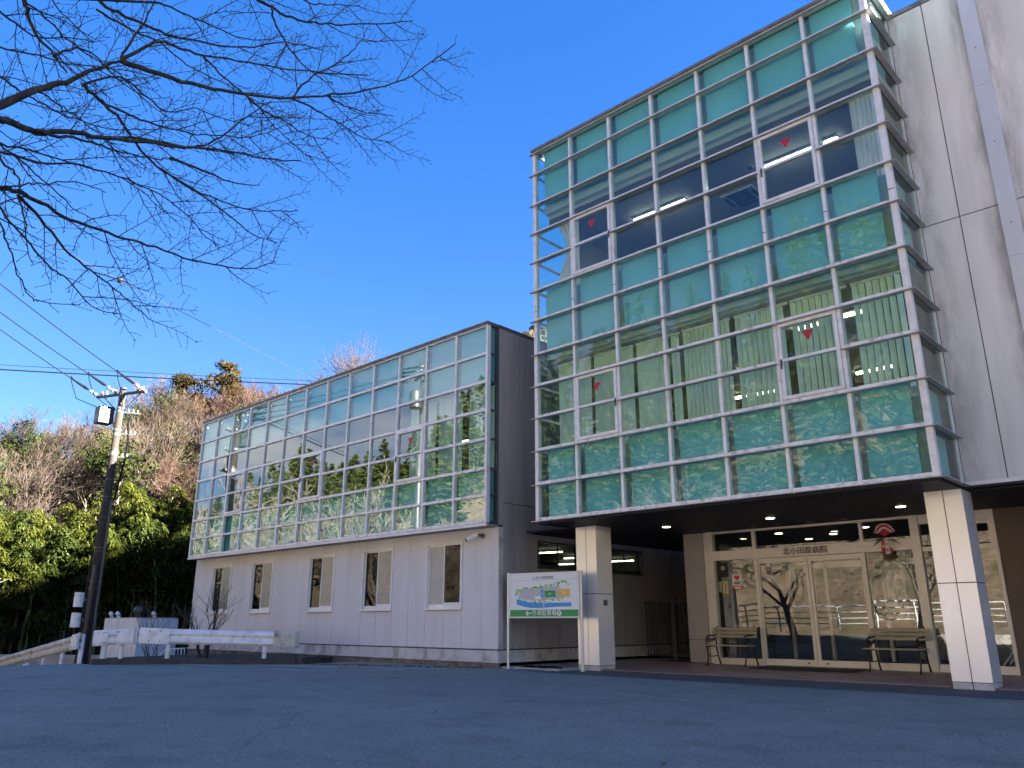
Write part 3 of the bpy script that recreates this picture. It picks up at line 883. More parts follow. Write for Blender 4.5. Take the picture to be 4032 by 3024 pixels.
# gate of thin bars in the passage
gt = thing('passage_gate', 'dark barred gate closing the passage between the two buildings', 'gate', (-.2, 6.4, .05))
fr = MB().box(-1.55, 1.22, 6.38, 6.42, .12, .17).box(-1.55, 1.22, 6.38, 6.42, 1.55, 1.60)
fr.build('gate_frame', 'alu_dark', gt)
MB().box(-.62, -.50, 6.34, 6.46, .05, 1.68).build('gate_post', 'alu_dark', gt)
for i in range(26):
    x = -1.5 + i * .105
    sbox('bar', 'alu_dark', gt, x, x + .02, 6.39, 6.41, .17, 1.55)
rebase(gt, (-.2, 6.4, .05))

# ---------------------------------------------------------------- annex with the long glass front
A = thing('annex_building', 'low two storey annex with a long glass upper front over a pinkish panelled wall', 'building')
ZA = [8.40, 7.635, 6.88, 6.135, 5.39, 4.644, 3.984, 3.347]
XR = -1.60
NA = 13
XL = XR - NA * 1.2
CAS_A = {2: True, 6: False, 10: False}
for i in range(NA + 1):
    x = XL + i * 1.2
    if i == 0: xa, xb = x, x + .06
    elif i == NA: xa, xb = x - .07, x
    else: xa, xb = x - .030, x + .030
    sbox('mullion', 'alu', A, xa, xb, -.055, .06, ZA[7] - .03, ZA[0])
for r_ in range(8):
    z = ZA[r_]
    for c in range(NA):
        if r_ == 4 and c in CAS_A: continue
        xa = XL + c * 1.2 + (.06 if c == 0 else .030)
        xb = XL + (c + 1) * 1.2 - (.07 if c == NA - 1 else .030)
        sbox('transom', 'alu_sill' if r_ >= 4 else 'alu', A, xa, xb, -.05, .05, z - .035, z + .035)
for r_ in range(7):
    zt, zb = ZA[r_] - .035, ZA[r_ + 1] + .035
    for c in range(NA):
        xa = XL + c * 1.2 + (.06 if c == 0 else .030)
        xb = XL + (c + 1) * 1.2 - (.07 if c == NA - 1 else .030)
        if not (c in CAS_A and r_ in (3, 4)):
            sbox('glass_pane', 'glass_annex', A, xa, xb, -.004, .004, zb, zt, (R(pr.uniform(-.10, .10)), 0, R(pr.uniform(-.10, .10))))
        if r_ in (0, 1, 5, 6):
            sbox('spandrel_panel', 'teal_board', A, xa + .02, xb - (.12 if c == NA - 1 else .02), .10, .12, zb - .03, zt + .03)
for c, hr in CAS_A.items():
    casement(A, 'casement_window', XL + c * 1.2 + .042, XL + (c + 1) * 1.2 - .034, ZA[5] + .04, ZA[3] - .04, hr, 'glass_annex', yf=-.075)
# right return: one narrow bay with darker frames
for r_ in range(8):
    sbox('transom', 'alu_dark', A, XR - .03, XR - .003, .061, .30, ZA[r_] - .03, ZA[r_] + .03)
sbox('mullion', 'alu_dark', A, XR - .04, XR + .002, .30, .36, ZA[7] - .03, ZA[0])
for r_ in range(7):
    sbox('glass_pane', 'glass_annex', A, XR - .02, XR - .012, .061, .30, ZA[r_ + 1] + .03, ZA[r_] - .03)
    if r_ in (0, 1, 5, 6):
        sbox('spandrel_panel', 'teal_board', A, XR - .11, XR - .10, .08, .30, ZA[r_ + 1], ZA[r_])
sbox('mullion', 'alu', A, XL, XL + .04, .06, .36, ZA[7] - .03, ZA[0])
# coping and lower trim, in lengths with open joints
for i in range(7):
    a = XL - .04 + i * (15.68 / 7); b = XL - .04 + (i + 1) * (15.68 / 7) - .012
    MB().box(a, b, -.10, .30, ZA[0] + .045, ZA[0] + .085).box(a, b, -.075, .28, ZA[0], ZA[0] + .045).build('coping', 'coping', A)
for a, b in ((.305, 2.2), (2.212, 4.4), (4.412, 9.4)):
    MB().box(XR - .28, XR + .04, a, b, ZA[0] + .045, ZA[0] + .085).box(XR - .25, XR + .015, a, b, ZA[0], ZA[0] + .044).build('coping', 'coping', A)
for i in range(NA):
    a, b = XL + i * 1.2 + .004, XL + (i + 1) * 1.2 - .004
    MB().box(a, b, -.075, -.02, 3.235, 3.300).build('drip_trim', 'white_trim', A)
sbox('overhang_soffit', 'siding_shaded', A, XL, XR, -.018, .36, 3.245, 3.29)
# ground floor wall of vertical panels
edges = [-1.585, -2.15] + [-2.15 - .69 * k for k in range(1, 23)]
WINS = [(-4.215, -2.84, 1.315, 2.955), (-6.975, -5.60, 1.315, 2.955), (-9.735, -8.36, 1.31, 2.94), (-13.185, -11.81, 1.30, 2.93), (-15.945, -14.57, 1.29, 2.92)]
WY = .36
for k in range(len(edges) - 1):
    x1, x0 = edges[k] - .004, edges[k + 1] + .004
    if k == len(edges) - 2: x0 = edges[k + 1]
    hit = [w for w in WINS if x0 > w[0] - .1 and x1 < w[1] + .1]
    if hit:
        w = hit[0]
        sbox('wall_panel', 'siding', A, x0, x1, WY, WY + .05, .415, w[2] - .012)
        sbox('wall_panel', 'siding', A, x0, x1, WY, WY + .05, w[3] + .012, 3.244)
    else:
        sbox('wall_panel', 'siding', A, x0, x1, WY, WY + .05, .415, 3.244)
bk = MB()
xcur = XL + .05
for w in sorted(WINS):
    bk.box(xcur, w[0] - .002, WY + .052, WY + .2, .2, 3.24)
    bk.box(w[0], w[1], WY + .052, WY + .2, .2, w[2]); bk.box(w[0], w[1], WY + .052, WY + .2, w[3], 3.24)
    xcur = w[1] + .002
bk.box(xcur, XR - .06, WY + .052, WY + .2, .2, 3.24)
bk.build('wall_backing', 'base_block', A)
sbox('corner_trim', 'plinth', A, -1.584, -1.57, WY - .005, WY + .15, .41, 3.243)
MB().box(XL, -1.60, WY + .01, WY + .051, .385, .412).box(-1.60, -1.585, WY + .012, 9.4, .385, .412).build('plinth_groove', 'rubber', A)
for i in range(8):
    a = XL + i * 15.75 / 8; b = XL + (i + 1) * 15.75 / 8 - .003
    sbox('plinth', 'plinth', A, a, min(b, -1.575), WY - .012, WY + .05, .16, .384)
    sbox('ledge', 'plinth', A, a, min(b, -1.51), WY - .085, WY + .05, .118, .159)
    sbox('footing', 'base_block', A, a, min(b, -1.565), WY - .035, WY + .05, -2.2, .117)
# windows: five pairs of sliding sashes
for k, (x0, x1, z0, z1) in enumerate(WINS):
    f = MB()
    w = .05
    f.box(x0, x0 + w, WY - .03, WY + .12, z0 + .04, z1).box(x1 - w, x1, WY - .03, WY + .12, z0 + .04, z1).box(x0, x1, WY - .035, WY + .12, z1, z1 + .03)
    f.box(x0 - .01, x1 + .01, WY - .06, WY + .12, z0, z0 + .04)
    win = f.build('sliding_window', 'white_trim', A)
    xm = (x0 + x1) / 2 + .0
    for (a, b, yy, sgl, left) in ((x0 + w, xm + .03, WY + .045, 'glass_frost_pale' if k == 0 else 'glass_dark', True), (xm - .03, x1 - w, WY + .012, 'glass_dark' if k == 0 else 'glass_frost', False)):
        s_ = MB()
        s_.box(a, a + .035, yy, yy + .03, z0 + .04, z1).box(b - .05, b, yy, yy + .03, z0 + .04, z1)
        s_.box(a + .035, b - .05, yy, yy + .03, z1 - .045, z1).box(a + .035, b - .05, yy, yy + .03, z0 + .04, z0 + .04 + (.10 if left else .14))
        so = s_.build('sash', 'white_trim' if not left or k != 0 else 'alu', win)
        sbox('glass_pane', sgl, so, a + .03, b - .045, yy + .012, yy + .018, z0 + .12, z1 - .04)
# side wall facing the porch, panels in two tiers
ys_ = [.372, .51, 1.12, 1.78, 2.45, 3.12, 3.8, 4.47, 5.14, 5.82, 6.5, 7.2, 7.9, 8.6, 9.4]
SW = [(1.78, 3.45), (4.75, 6.40)]
for i in range(len(ys_) - 1):
    a, b = ys_[i] + .004, ys_[i + 1] - .004
    if i == 0: a = .511 - .0
    if i > 0:
        sbox('side_panel', 'siding_shaded', A, -1.63, -1.584, a, b, 3.855, 8.39)
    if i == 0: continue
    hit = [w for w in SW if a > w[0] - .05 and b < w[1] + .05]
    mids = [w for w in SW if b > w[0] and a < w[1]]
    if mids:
        sbox('side_panel', 'siding_shaded', A, -1.63, -1.584, a, b, .415, 2.32)
        sbox('side_panel', 'siding_shaded', A, -1.63, -1.584, a, b, 3.02, 3.835)
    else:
        sbox('side_panel', 'siding_shaded', A, -1.63, -1.584, a, b, .415, 3.835)
sbox('side_panel', 'siding_shaded', A, -1.63, -1.584, .362, .51, 3.30, 8.39)
sbox('side_panel', 'siding_shaded', A, -1.63, -1.584, .512 - .0, .513, .415, 3.83)
sbox('corner_trim', 'siding_shaded', A, -1.583, -1.571, WY + .151, .512, .415, 3.83)
sbox('side_ledge', 'plinth', A, -1.6, -1.50, .30, 9.4, .118, .159)
sbox('side_plinth', 'plinth', A, -1.62, -1.575, WY + .055, 9.4, .16, .384)
MB().box(-1.75, -1.632, .42, 1.78, .2, 8.39).box(-1.75, -1.632, 1.78, 3.45, 3.0, 8.39).box(-1.75, -1.632, 3.45, 4.75, .2, 8.39).box(-1.75, -1.632, 4.75, 6.40, 3.0, 8.39).box(-1.75, -1.632, 6.4, 9.4, .2, 8.39).box(-1.75, -1.632, 1.78, 3.45, .2, 2.34).box(-1.75, -1.632, 4.75, 6.4, .2, 2.34).build('wall_backing', 'rubber', A)
for (a, b) in SW:
    f = MB().box(-1.64, -1.555, a, a + .04, 2.33, 3.01).box(-1.64, -1.555, b - .04, b, 2.33, 3.01).box(-1.64, -1.555, a, b, 2.97, 3.012).box(-1.64, -1.54, a, b, 2.325, 2.37)
    f.box(-1.63, -1.60, (a + b) / 2 - .02, (a + b) / 2 + .02, 2.37, 2.97).box(-1.63, -1.60, a + .04, b - .04, 2.37, 2.43)
    win = f.build('side_window', 'alu_dark', A)
    sbox('glass_pane', 'glass', win, -1.618, -1.612, a + .04, b - .04, 2.37, 2.97)
# shell of the annex
sbox('roof_slab', 'coping', A, XL, XR - .05, .30, 9.4, 8.30, 8.40)
sbox('rear_wall', 'siding_shaded', A, XL, XR - .05, 9.3, 9.4, -2, 8.3)
sbox('end_wall', 'siding', A, XL, XL + .1, .42, 9.3, -2, 8.3)
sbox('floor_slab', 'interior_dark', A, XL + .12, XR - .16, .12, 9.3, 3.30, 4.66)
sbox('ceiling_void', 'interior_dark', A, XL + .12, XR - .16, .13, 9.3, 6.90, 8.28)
sbox('room_floor', 'carpet', A, XL + .12, XR - .2, .7, 9.3, .3, .4)
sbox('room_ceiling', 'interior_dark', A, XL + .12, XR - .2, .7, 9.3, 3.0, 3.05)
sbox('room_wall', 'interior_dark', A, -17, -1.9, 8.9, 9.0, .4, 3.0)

def tube_light(a, b, z, label, m='tube_light', w=.06):
    t = thing('tube_light', label, 'ceiling light', ((a[0] + b[0]) / 2, (a[1] + b[1]) / 2, z), group='fluorescent lights glowing inside the two buildings')
    a, b = Vector((*a, z)), Vector((*b, z))
    MB().obox(a + Vector((0, 0, -.02)), b + Vector((0, 0, -.02)), w * 2.2, .035).build('fitting', 'white_trim', t)
    MB().tube([a + Vector((0, 0, -.06)), b + Vector((0, 0, -.06))], w * .42, 8).build('tube', m, t)
    rebase(t, t.location.copy())
tube_light((1.76, 1.87), (2.40, 1.87), 10.95, 'left tube of the pair glowing on the top floor ceiling above the stuffed toys')
tube_light((2.58, 1.87), (3.26, 1.87), 10.95, 'right tube of the pair glowing on the top floor ceiling above the stuffed toys')
tube_light((5.30, 1.84), (6.45, 1.84), 10.95, 'long tube glowing behind the top floor casement with the red triangle')
tube_light((6.70, 1.84), (7.0, 1.84), 10.95, 'short glowing end of a tube beside the right top floor curtain')
for (a, b, w) in (((1.9, 1.98), (2.2, 1.98), 'glimpsed through the slit in the left blinds'), ((2.85, 3.95), (3.2, 3.95), 'in the open gap of the blinds, upper one'),
                  ((1.94, 6.12), (3.2, 6.18), 'row deep in the room behind the half open blinds'), ((5.3, 6.13), (6.2, 6.13), 'row deep in the room behind the rightmost blinds'),
                  ((6.1, 3.97), (6.8, 3.97), 'in mid room behind the rightmost blinds'), ((5.5, 2.1), (6.1, 2.1), 'above the lower casement with the red triangle'), ((6.5, 2.03), (6.95, 2.03), 'at the top of the rightmost blinds')):
    tube_light(a, b, 7.05, 'first floor light ' + w, 'tube_light_low', .085)
tube_light((-8.1, 4.2), (-7.6, 4.2), 6.88, 'annex tube light behind blinds, second bay from the corner')
tube_light((-7.1, 4.2), (-6.75, 4.2), 6.88, 'annex tube light behind blinds in the corner bay')
for (a, b, w) in (((-3.3, 3.7), (-2.5, 3.88), 'highest in the near side window'), ((-3.95, 5.7), (-3.5, 5.9), 'middle one in the near side window'), ((-5.8, 7.6), (-5.1, 7.9), 'lowest in the near side window'), ((-3.7, 7.75), (-2.9, 7.92), 'in the far side window behind the pillar')):
    tube_light(a, b, 2.97, 'light strip ' + w, 'tube_light_low', .028)

# ---------------------------------------------------------------- things inside the windows
def curtain(x0, x1, z0, z1, y, label, gather=0.0):
    mb = MB()
    n = 40
    rows = 10
    for j in range(rows + 1):
        t = j / rows
        z = z1 + (z0 - z1) * t
        q = gather * math.sin(min(1, t * 1.25) * math.pi) ** 2
        for i in range(n + 1):
            u = i / n
            x = x0 + (x1 - x0) * u
            x = x + (x1 - x) * q * .55
            yy = y + .035 * math.sin(u * 34 + .6 * math.sin(u * 9)) * (1 - .4 * q)
            mb.v.append((x, yy, z))
    for j in range(rows):
        for i in range(n):
            a = j * (n + 1) + i
            mb.f.append((a, a + 1, a + n + 2, a + n + 1)); mb.mi.append(0)
    t = thing('curtain', label, 'curtain', ((x0 + x1) / 2, y, z0), group='curtains hung inside the top floor')
    mb.build('cloth', 'curtain_cloth', t, smooth=True)
    MB().tube([(x0 - .1, y, z1 + .03), (x1 + .05, y, z1 + .03)], .015, 8).build('curtain_rail', 'alu', t)
    rebase(t, ((x0 + x1) / 2, y, z0))
curtain(7.68, 8.16, 8.86, 11.0, .62, 'pale curtain hanging straight inside the top right corner window')
curtain(.26, .92, 8.86, 10.9, .62, 'pale curtain gathered at its middle inside the top left window', .75)
def blind_set(x0, x1, y, z0, z1, pitch, width, angle, label, skip=()):
    t = thing('vertical_blind', label, 'blind', ((x0 + x1) / 2, y, z0), group='vertical blinds behind the glass fronts')
    MB().box(x0, x1, y - .03, y + .03, z1, z1 + .05).build('head_rail', 'alu', t)
    n = int((x1 - x0) / pitch)
    me = MB().box(-width / 2, width / 2, -.0015, .0015, 0, z1 - z0).mesh('slat', 'blind')
    for i in range(n):
        x = x0 + pitch * (i + .5)
        if any(a < x < b for a, b in skip): continue
        place(me, 'slat', t, (x, y, z0), (0, 0, R(angle + pr.uniform(-10, 10))))
    rebase(t, ((x0 + x1) / 2, y, z0))
zb0, zb1 = 4.86, 7.0
blind_set(.16, 1.16, .66, zb0, zb1, .098, .085, 38, 'closed vertical blind in the bottom left corner bay')
blind_set(1.24, 2.36, .66, zb0, zb1, .10, .085, 40, 'closed vertical blind behind the left lower casement')
blind_set(2.44, 3.56, .66, zb0, zb1, .10, .085, 34, 'vertical blind with one lit slit in it', skip=((2.62, 2.66), (3.22, 3.32)))
blind_set(3.64, 4.76, .66, zb0, zb1, .10, .085, 40, 'closed vertical blind in the middle bay of the lower office floor')
blind_set(5.12 - 1.2 + .95, 6.0, .66, zb0, zb1, .115, .105, 42, 'half open vertical blind next to the open dark gap')
blind_set(6.05, 7.16, .66, zb0, zb1, .125, .11, 40, 'half open vertical blind behind the right lower casement')
blind_set(7.24, 8.2, .66, zb0, zb1, .125, .11, 36, 'half open vertical blind in the bottom right corner bay')
for c, lab in ((12, 'vertical blind of narrow slats in the annex corner bay'), (11, 'vertical blind of narrow slats one bay from the annex corner'), (10, 'vertical blind of narrow slats behind the annex corner side casement')):
    x0 = XL + c * 1.2
    blind_set(x0 + .06, x0 + 1.14, .42, 4.72, 6.86, .135, .09, 48, lab)
ac = thing('air_conditioner', 'square ceiling air conditioner cassette seen through the top floor glass', 'air conditioner', (4.31, 2.75, 10.95))
MB().box(3.93, 4.75, 2.38, 3.12, 10.90, 10.955).build('panel', 'ceiling_white', ac)
MB().box(4.10, 4.58, 2.53, 2.97, 10.885, 10.899).build('grille', 'grey_box', ac)
for (a, b, c_, d) in ((4.08, 4.60, 2.41, 2.48), (4.08, 4.60, 3.02, 3.09), (3.96, 4.03, 2.52, 2.98), (4.65, 4.72, 2.52, 2.98)):
    MB().box(a, b, c_, d, 10.888, 10.899).build('louvre', 'grey_box', ac)
rebase(ac, (4.31, 2.75, 10.95))
sm = thing('smoke_detector', 'round smoke detector on the top floor ceiling', 'smoke detector', (5.09, 1.66, 10.95))
MB().tube([(0, 0, -.05), (0, 0, 0)], [.05, .075], 16).build('body', 'grey_box', sm)
cb = thing('window_cabinet', 'low pale cabinet under the top floor window with toys on it', 'cabinet', (1.9, .8, 8.1))
MB().box(1.3, 3.0, .62, 1.0, 8.1, 9.10).build('body', 'slab_edge', cb)
MB().box(1.28, 3.02, .60, 1.02, 9.10, 9.13).build('top', 'interior_wall', cb)
rebase(cb, (1.9, .8, 8.1))
def toy(x, y, s, m, label, a):
    t = thing('stuffed_toy', label, 'toy', (x, y, 9.13), a, 'stuffed toys on the top floor cabinet')
    MB().lathe((0, 0, 0), [(.06 * s, 0), (.09 * s, .03 * s), (.10 * s, .08 * s), (.06 * s, .14 * s), (.02 * s, .16 * s)], 12).build('body', m, t, smooth=True)
    MB().lathe((.07 * s, 0, .12 * s), [(.02 * s, 0), (.05 * s, .02 * s), (.055 * s, .06 * s), (.03 * s, .10 * s), (.004, .11 * s)], 12).build('head', m, t, smooth=True)
    for q in (-1, 1):
        MB().tube([(0, .07 * s * q, .09 * s), (-.03 * s, .14 * s * q, .11 * s), (-.08 * s, .17 * s * q, .06 * s)], [.02 * s, .03 * s, .012 * s], 8).build('wing', m, t, smooth=True)
toy(1.50, .75, 1.0, 'grey_box', 'small dark toy lowest on the cabinet behind the casement', .3)
toy(1.86, .75, 1.1, 'grey_box', 'dark toy by the casement handle side on the cabinet', -.5)
toy(2.55, .75, 1.2, 'grey_box', 'dark toy to the left in the bay beside the casement', 2.2)
toy(2.88, .75, 1.0, 'grey_box', 'dark toy farthest along the cabinet under the glowing tubes', .9)

# ---------------------------------------------------------------- benches and mat
def make_bench(label):
    t = thing('park_bench', label, 'bench', (0, 0, 0), 0, 'slatted benches flanking the entrance')
    for i in range(4):
        sbox('seat_slat', 'wood_slat', t, -.56, .56, -.33 + i * .105, -.33 + i * .105 + .09, .425, .45)
    for i in range(3):
        y = .145 + i * .022; z = .60 + i * .078
        sbox('back_slat', 'wood_slat', t, -.56, .56, y, y + .022, z, z + .066, (R(-14), 0, 0))
    for s in (-1, 1):
        x = s * .47
        mb = MB()
        mb.tube([(x, -.33, .0), (x, -.27, .12), (x, -.25, .26), (x, -.30, .41)], [.022, .016, .018, .02], 8)
        mb.tube([(x, .30, .0), (x, .22, .16), (x, .16, .34), (x, .15, .42), (x, .17, .60), (x, .235, .86)], [.022, .017, .018, .02, .018, .014], 8)
        mb.tube([(x, -.30, .41), (x, -.1, .415), (x, .15, .41)], .018, 8)
        mb.tube([(x, -.26, .2), (x, .0, .19), (x, .2, .2)], .011, 6)
        mb.build('end_frame', 'cast_iron', t, smooth=True)
        ar = MB()
        ar.tube([(x, -.28, .42), (x, -.31, .52), (x, -.28, .61), (x, -.20, .645), (x, -.02, .65), (x, .17, .66)], .016, 8)
        for cy, cz, rr in ((-.20, .545, .065), (-.05, .535, .06), (.07, .56, .045)):
            pts = [(x, cy + rr * (1 - k / 22) * math.cos(k * .62), cz + rr * (1 - k / 22) * math.sin(k * .62)) for k in range(18)]
            ar.tube(pts, .009, 5)
        ar.build('scroll_armrest', 'cast_iron', t, smooth=True)
    return t
def copy_thing(o, loc, rz=0.0, label=None):
    c = o.copy(); C.objects.link(c); c.location = loc; c.rotation_euler = (0, 0, rz)
    if label: c['label'] = label
    for ch in list(o.children):
        d = ch.copy(); C.objects.link(d); d.parent = c
        for g_ in ch.children:
            e = g_.copy(); C.objects.link(e); e.parent = d
    return c
b0 = make_bench('slatted wooden bench with iron ends below the AED notice')
b0.location = (2.56, 3.76, pz(3.76) + .002)
copy_thing(b0, (6.21, 3.66, pz(3.66) + .002), 0, 'slatted wooden bench with iron ends below the new year scroll')
mt = MB().box(-1.1, 1.1, -.46, .46, 0, .012).build('door_mat', 'door_mat', loc=(4.42, 3.46, pz(3.9) + .004))
tag(mt, 'dark doormat lying in front of the sliding glass doors', 'doormat')

# ---------------------------------------------------------------- notices on the glass
def notice(name, x0, x1, z0, z1, m, label, y=4.186, group=None):
    t = thing(name, label, 'notice', ((x0 + x1) / 2, y, z0), group=group)
    sbox('sheet', m, t, x0, x1, y, y + .003, z0, z1)
    return t
def flat(name, m, t, pts, y):
    mb = MB()
    n = len(pts)
    mb.add([(x, y, z) for x, z in pts] + [(x, y + .0012, z) for x, z in pts], [tuple(range(n)), tuple(range(2 * n - 1, n - 1, -1))] + [((i + 1) % n, i, n + i, n + (i + 1) % n) for i in range(n)])
    return mb.build(name, m, t)
bn = notice('black_notice', 2.13, 2.38, 2.06, 2.40, 'ink', 'black notice with a gold flower emblem in the upper corner of the side window')
for k in range(6):
    a = k * math.pi / 3 + .52
    cx, cz = 2.255 + .036 * math.cos(a), 2.27 + .036 * math.sin(a)
    flat('petal', 'ink_gold', bn, [(cx + .026 * math.cos(a), cz + .026 * math.sin(a)), (cx + .017 * math.cos(a + 1.57), cz + .017 * math.sin(a + 1.57)), (cx - .024 * math.cos(a), cz - .024 * math.sin(a)), (cx - .017 * math.cos(a + 1.57), cz - .017 * math.sin(a + 1.57))], 4.1845)
rebase(bn, (2.255, 4.186, 2.06))
an = notice('aed_notice', 2.48, 2.73, 1.845, 2.125, 'paper_white', 'white notice with a red heart and AED in black on the side window')
hp = []
for k in range(28):
    a = 2 * math.pi * k / 28
    hp.append((2.605 + .0045 * 16 * math.sin(a) ** 3 , 2.035 + .0045 * (13 * math.cos(a) - 5 * math.cos(2 * a) - 2 * math.cos(3 * a) - math.cos(4 * a))))
flat('heart', 'red_print', an, hp, 4.1845)
text('AED', .088, 'ink', 'lettering', an, (2.605, 4.1845, 1.912), bold=.004)
sbox('red_band', 'red_print', an, 2.475, 2.735, 4.183, 4.186, 1.765, 1.838)
sbox('red_band_inset', 'paper_white', an, 2.53, 2.69, 4.181, 4.1825, 1.785, 1.82)
rebase(an, (2.605, 4.186, 1.765))
yn = notice('yellow_notice', 2.215, 2.35, 1.665, 1.975, 'paper_yellow', 'narrow yellow notice with a dark stripe beside the AED notice')
sbox('print', 'ink', yn, 2.27, 2.283, 4.1835, 4.1855, 1.69, 1.89)
sbox('print', 'ink', yn, 2.305, 2.318, 4.1835, 4.1855, 1.83, 1.90)
MB().disc((2.272, 4.1835, 1.93), .015, 10, 'y', .002).build('print', 'ink', yn)
rebase(yn, (2.28, 4.186, 1.665))
gn = notice('green_notice', 2.12, 2.19, 1.71, 1.96, 'paper_green', 'narrow grey green notice left of the yellow one')
sbox('print', 'sign_blue', gn, 2.148, 2.162, 4.1835, 4.1855, 1.74, 1.93)
rebase(gn, (2.155, 4.186, 1.71))
sn = notice('no_smoking_notice', 5.66, 5.79, 2.09, 2.30, 'scroll_paper', 'small no smoking notice with a ringed cigarette in the corner of the right side window')
ring = MB()
pts = [(5.725 + .042 * math.cos(a * math.pi / 12), 4.184, 2.235 + .042 * math.sin(a * math.pi / 12)) for a in range(25)]
ring.tube(pts, .005, 5)
ring.build('ring', 'red_print', sn)
sbox('cigarette', 'ink', sn, 5.70, 5.75, 4.1835, 4.1855, 2.231, 2.241)
sbox('print', 'ink', sn, 5.68, 5.77, 4.1835, 4.1855, 2.135, 2.141)
sbox('print', 'ink', sn, 5.68, 5.77, 4.1835, 4.1855, 2.118, 2.124)
MB().obox((5.697, 4.1832, 2.263), (5.753, 4.1832, 2.207), .003, .006, 0, (0, 1, 0)).build('slash', 'red_print', sn)
rebase(sn, (5.725, 4.186, 2.09))
sc = thing('new_year_scroll', 'hanging paper scroll with four brushed characters behind the right side window', 'scroll', (6.12, 4.27, 1.08))
sbox('paper', 'scroll_paper', sc, 5.94, 6.34, 4.262, 4.265, 1.08, 2.24)
sbox('top_rod', 'straw', sc, 5.92, 6.36, 4.255, 4.272, 2.235, 2.252)
for ch, z in (('謹', 2.03), ('賀', 1.80), ('新', 1.58), ('年', 1.37)):
    text(ch, .155, 'ink', 'lettering', sc, (6.23, 4.2605, z), bold=.001)
arc = MB()
arc.tube([(5.96 + .17 * math.cos(a * math.pi / 20), 4.261, 1.10 + .17 * math.sin(a * math.pi / 20)) for a in range(0, 13)], .006, 5)
arc.build('arc_print', 'straw', sc)
flat('red_print_shape', 'red_print', sc, [(5.98, 1.13), (6.08, 1.12), (6.10, 1.15), (6.06, 1.185), (5.99, 1.18)], 4.2605)
for k in range(5):
    MB().disc((6.24 + .018 * k, 4.2595, 1.12 + .035 * k), .014, 10, 'y', .002).build('berry_print', 'red_print', sc)
rebase(sc, (6.14, 4.265, 1.08))
wn_ = notice('wall_notice', 8.62, 8.92, .98, 1.40, 'paper_white', 'white paper notice pinned on the brown wall beside the entrance', 4.164)
text('新', .13, 'red_print', 'lettering', wn_, (8.72, 4.1625, 1.28))
rebase(wn_, (8.77, 4.164, .98))
gb = thing('wall_cabinet', 'dark grey cabinet standing behind the side window under the AED notice', 'cabinet', (2.41, 4.5, .09))
MB().box(2.30, 2.52, 4.40, 4.6, 1.07, 1.81).build('body', 'grey_box', gb)
MB().box(2.32, 2.50, 4.40, 4.6, .09, 1.069).build('stand', 'ink', gb)
MB().disc((2.41, 4.385, 1.52), .02, 12, 'y', .014).build('lock', 'galvanised', gb)
rebase(gb, (2.41, 4.5, .09))
# new year wreath on the lintel
wr = thing('new_year_wreath', 'red and white new year fan ornament with straw tassel hanging on the lintel', 'wreath', (6.12, 4.08, 2.24))
def fan(cx, cz, r0, r1, a0, a1, m, name, y):
    pts = [(cx + r1 * math.cos(a0 + (a1 - a0) * k / 12), cz + r1 * math.sin(a0 + (a1 - a0) * k / 12)) for k in range(13)]
    pts += [(cx + r0 * math.cos(a1 + (a0 - a1) * k / 12), cz + r0 * math.sin(a1 + (a0 - a1) * k / 12)) for k in range(13)]
    flat(name, m, wr, pts, y)
for (cx, cz, r1, a0, a1, y) in ((6.04, 2.80, .135, .45, 2.95, 4.085), (6.20, 2.80, .135, .2, 2.7, 4.083), (6.115, 2.82, .195, .35, 2.80, 4.080)):
    fan(cx, cz, .0, r1 * .45, a0, a1, 'red_mark', 'fan_leaf', y)
    fan(cx, cz, r1 * .45, r1 * .62, a0, a1, 'paper_white', 'fan_band', y - .001)
    fan(cx, cz, r1 * .62, r1 * .9, a0, a1, 'red_mark', 'fan_leaf', y)
    fan(cx, cz, r1 * .9, r1, a0, a1, 'paper_white', 'fan_rim', y - .001)
MB().lathe((6.125, 4.085, 2.74), [(.01, 0), (.045, .02), (.05, .06), (.03, .10), (.005, .11)], 12).build('red_knot', 'red_print', wr, smooth=True)
for s in (-1, 1):
    flat('red_paper', 'red_print', wr, [(6.13 + s * .02, 2.70), (6.13 + s * .10, 2.62), (6.13 + s * .12, 2.42), (6.13 + s * .06, 2.38), (6.13 + s * .02, 2.52)], 4.09)
sbox('tag', 'paper_white', wr, 6.10, 6.19, 4.075, 4.078, 2.385, 2.66)
text('迎', .075, 'ink', 'lettering', wr, (6.145, 4.0735, 2.585))
text('春', .08, 'ink', 'lettering', wr, (6.145, 4.0735, 2.46))
flat('white_paper', 'paper_white', wr, [(6.20, 2.66), (6.26, 2.62), (6.21, 2.58), (6.28, 2.53), (6.24, 2.48), (6.19, 2.55)], 4.088)
MB().disc((6.065, 4.075, 2.545), .028, 12, 'y', .02).build('orange_bead', 'sign_orange', wr)
ts = MB()
for k in range(46):
    x = 6.03 + .2 * random.random(); y = 4.09 + random.uniform(-.01, .02)
    ts.tube([(x * .6 + 6.13 * .4, y, 2.5), (x, y, 2.38), (x + random.uniform(-.03, .03), y, 2.24 + random.random() * .05)], .004, 4)
ts.build('straw_tassel', 'straw', wr)
tw = MB()
for s in (-1, 1):
    for k in range(5):
        tw.tube([(6.13, 4.1, 2.66), (6.13 + s * .12, 4.09, 2.69 - k * .01), (6.13 + s * (.2 + .02 * k), 4.085, 2.64 - k * .02)], .004, 4)
tw.build('pine_sprig', 'straw', wr)
rebase(wr, (6.12, 4.08, 2.24))
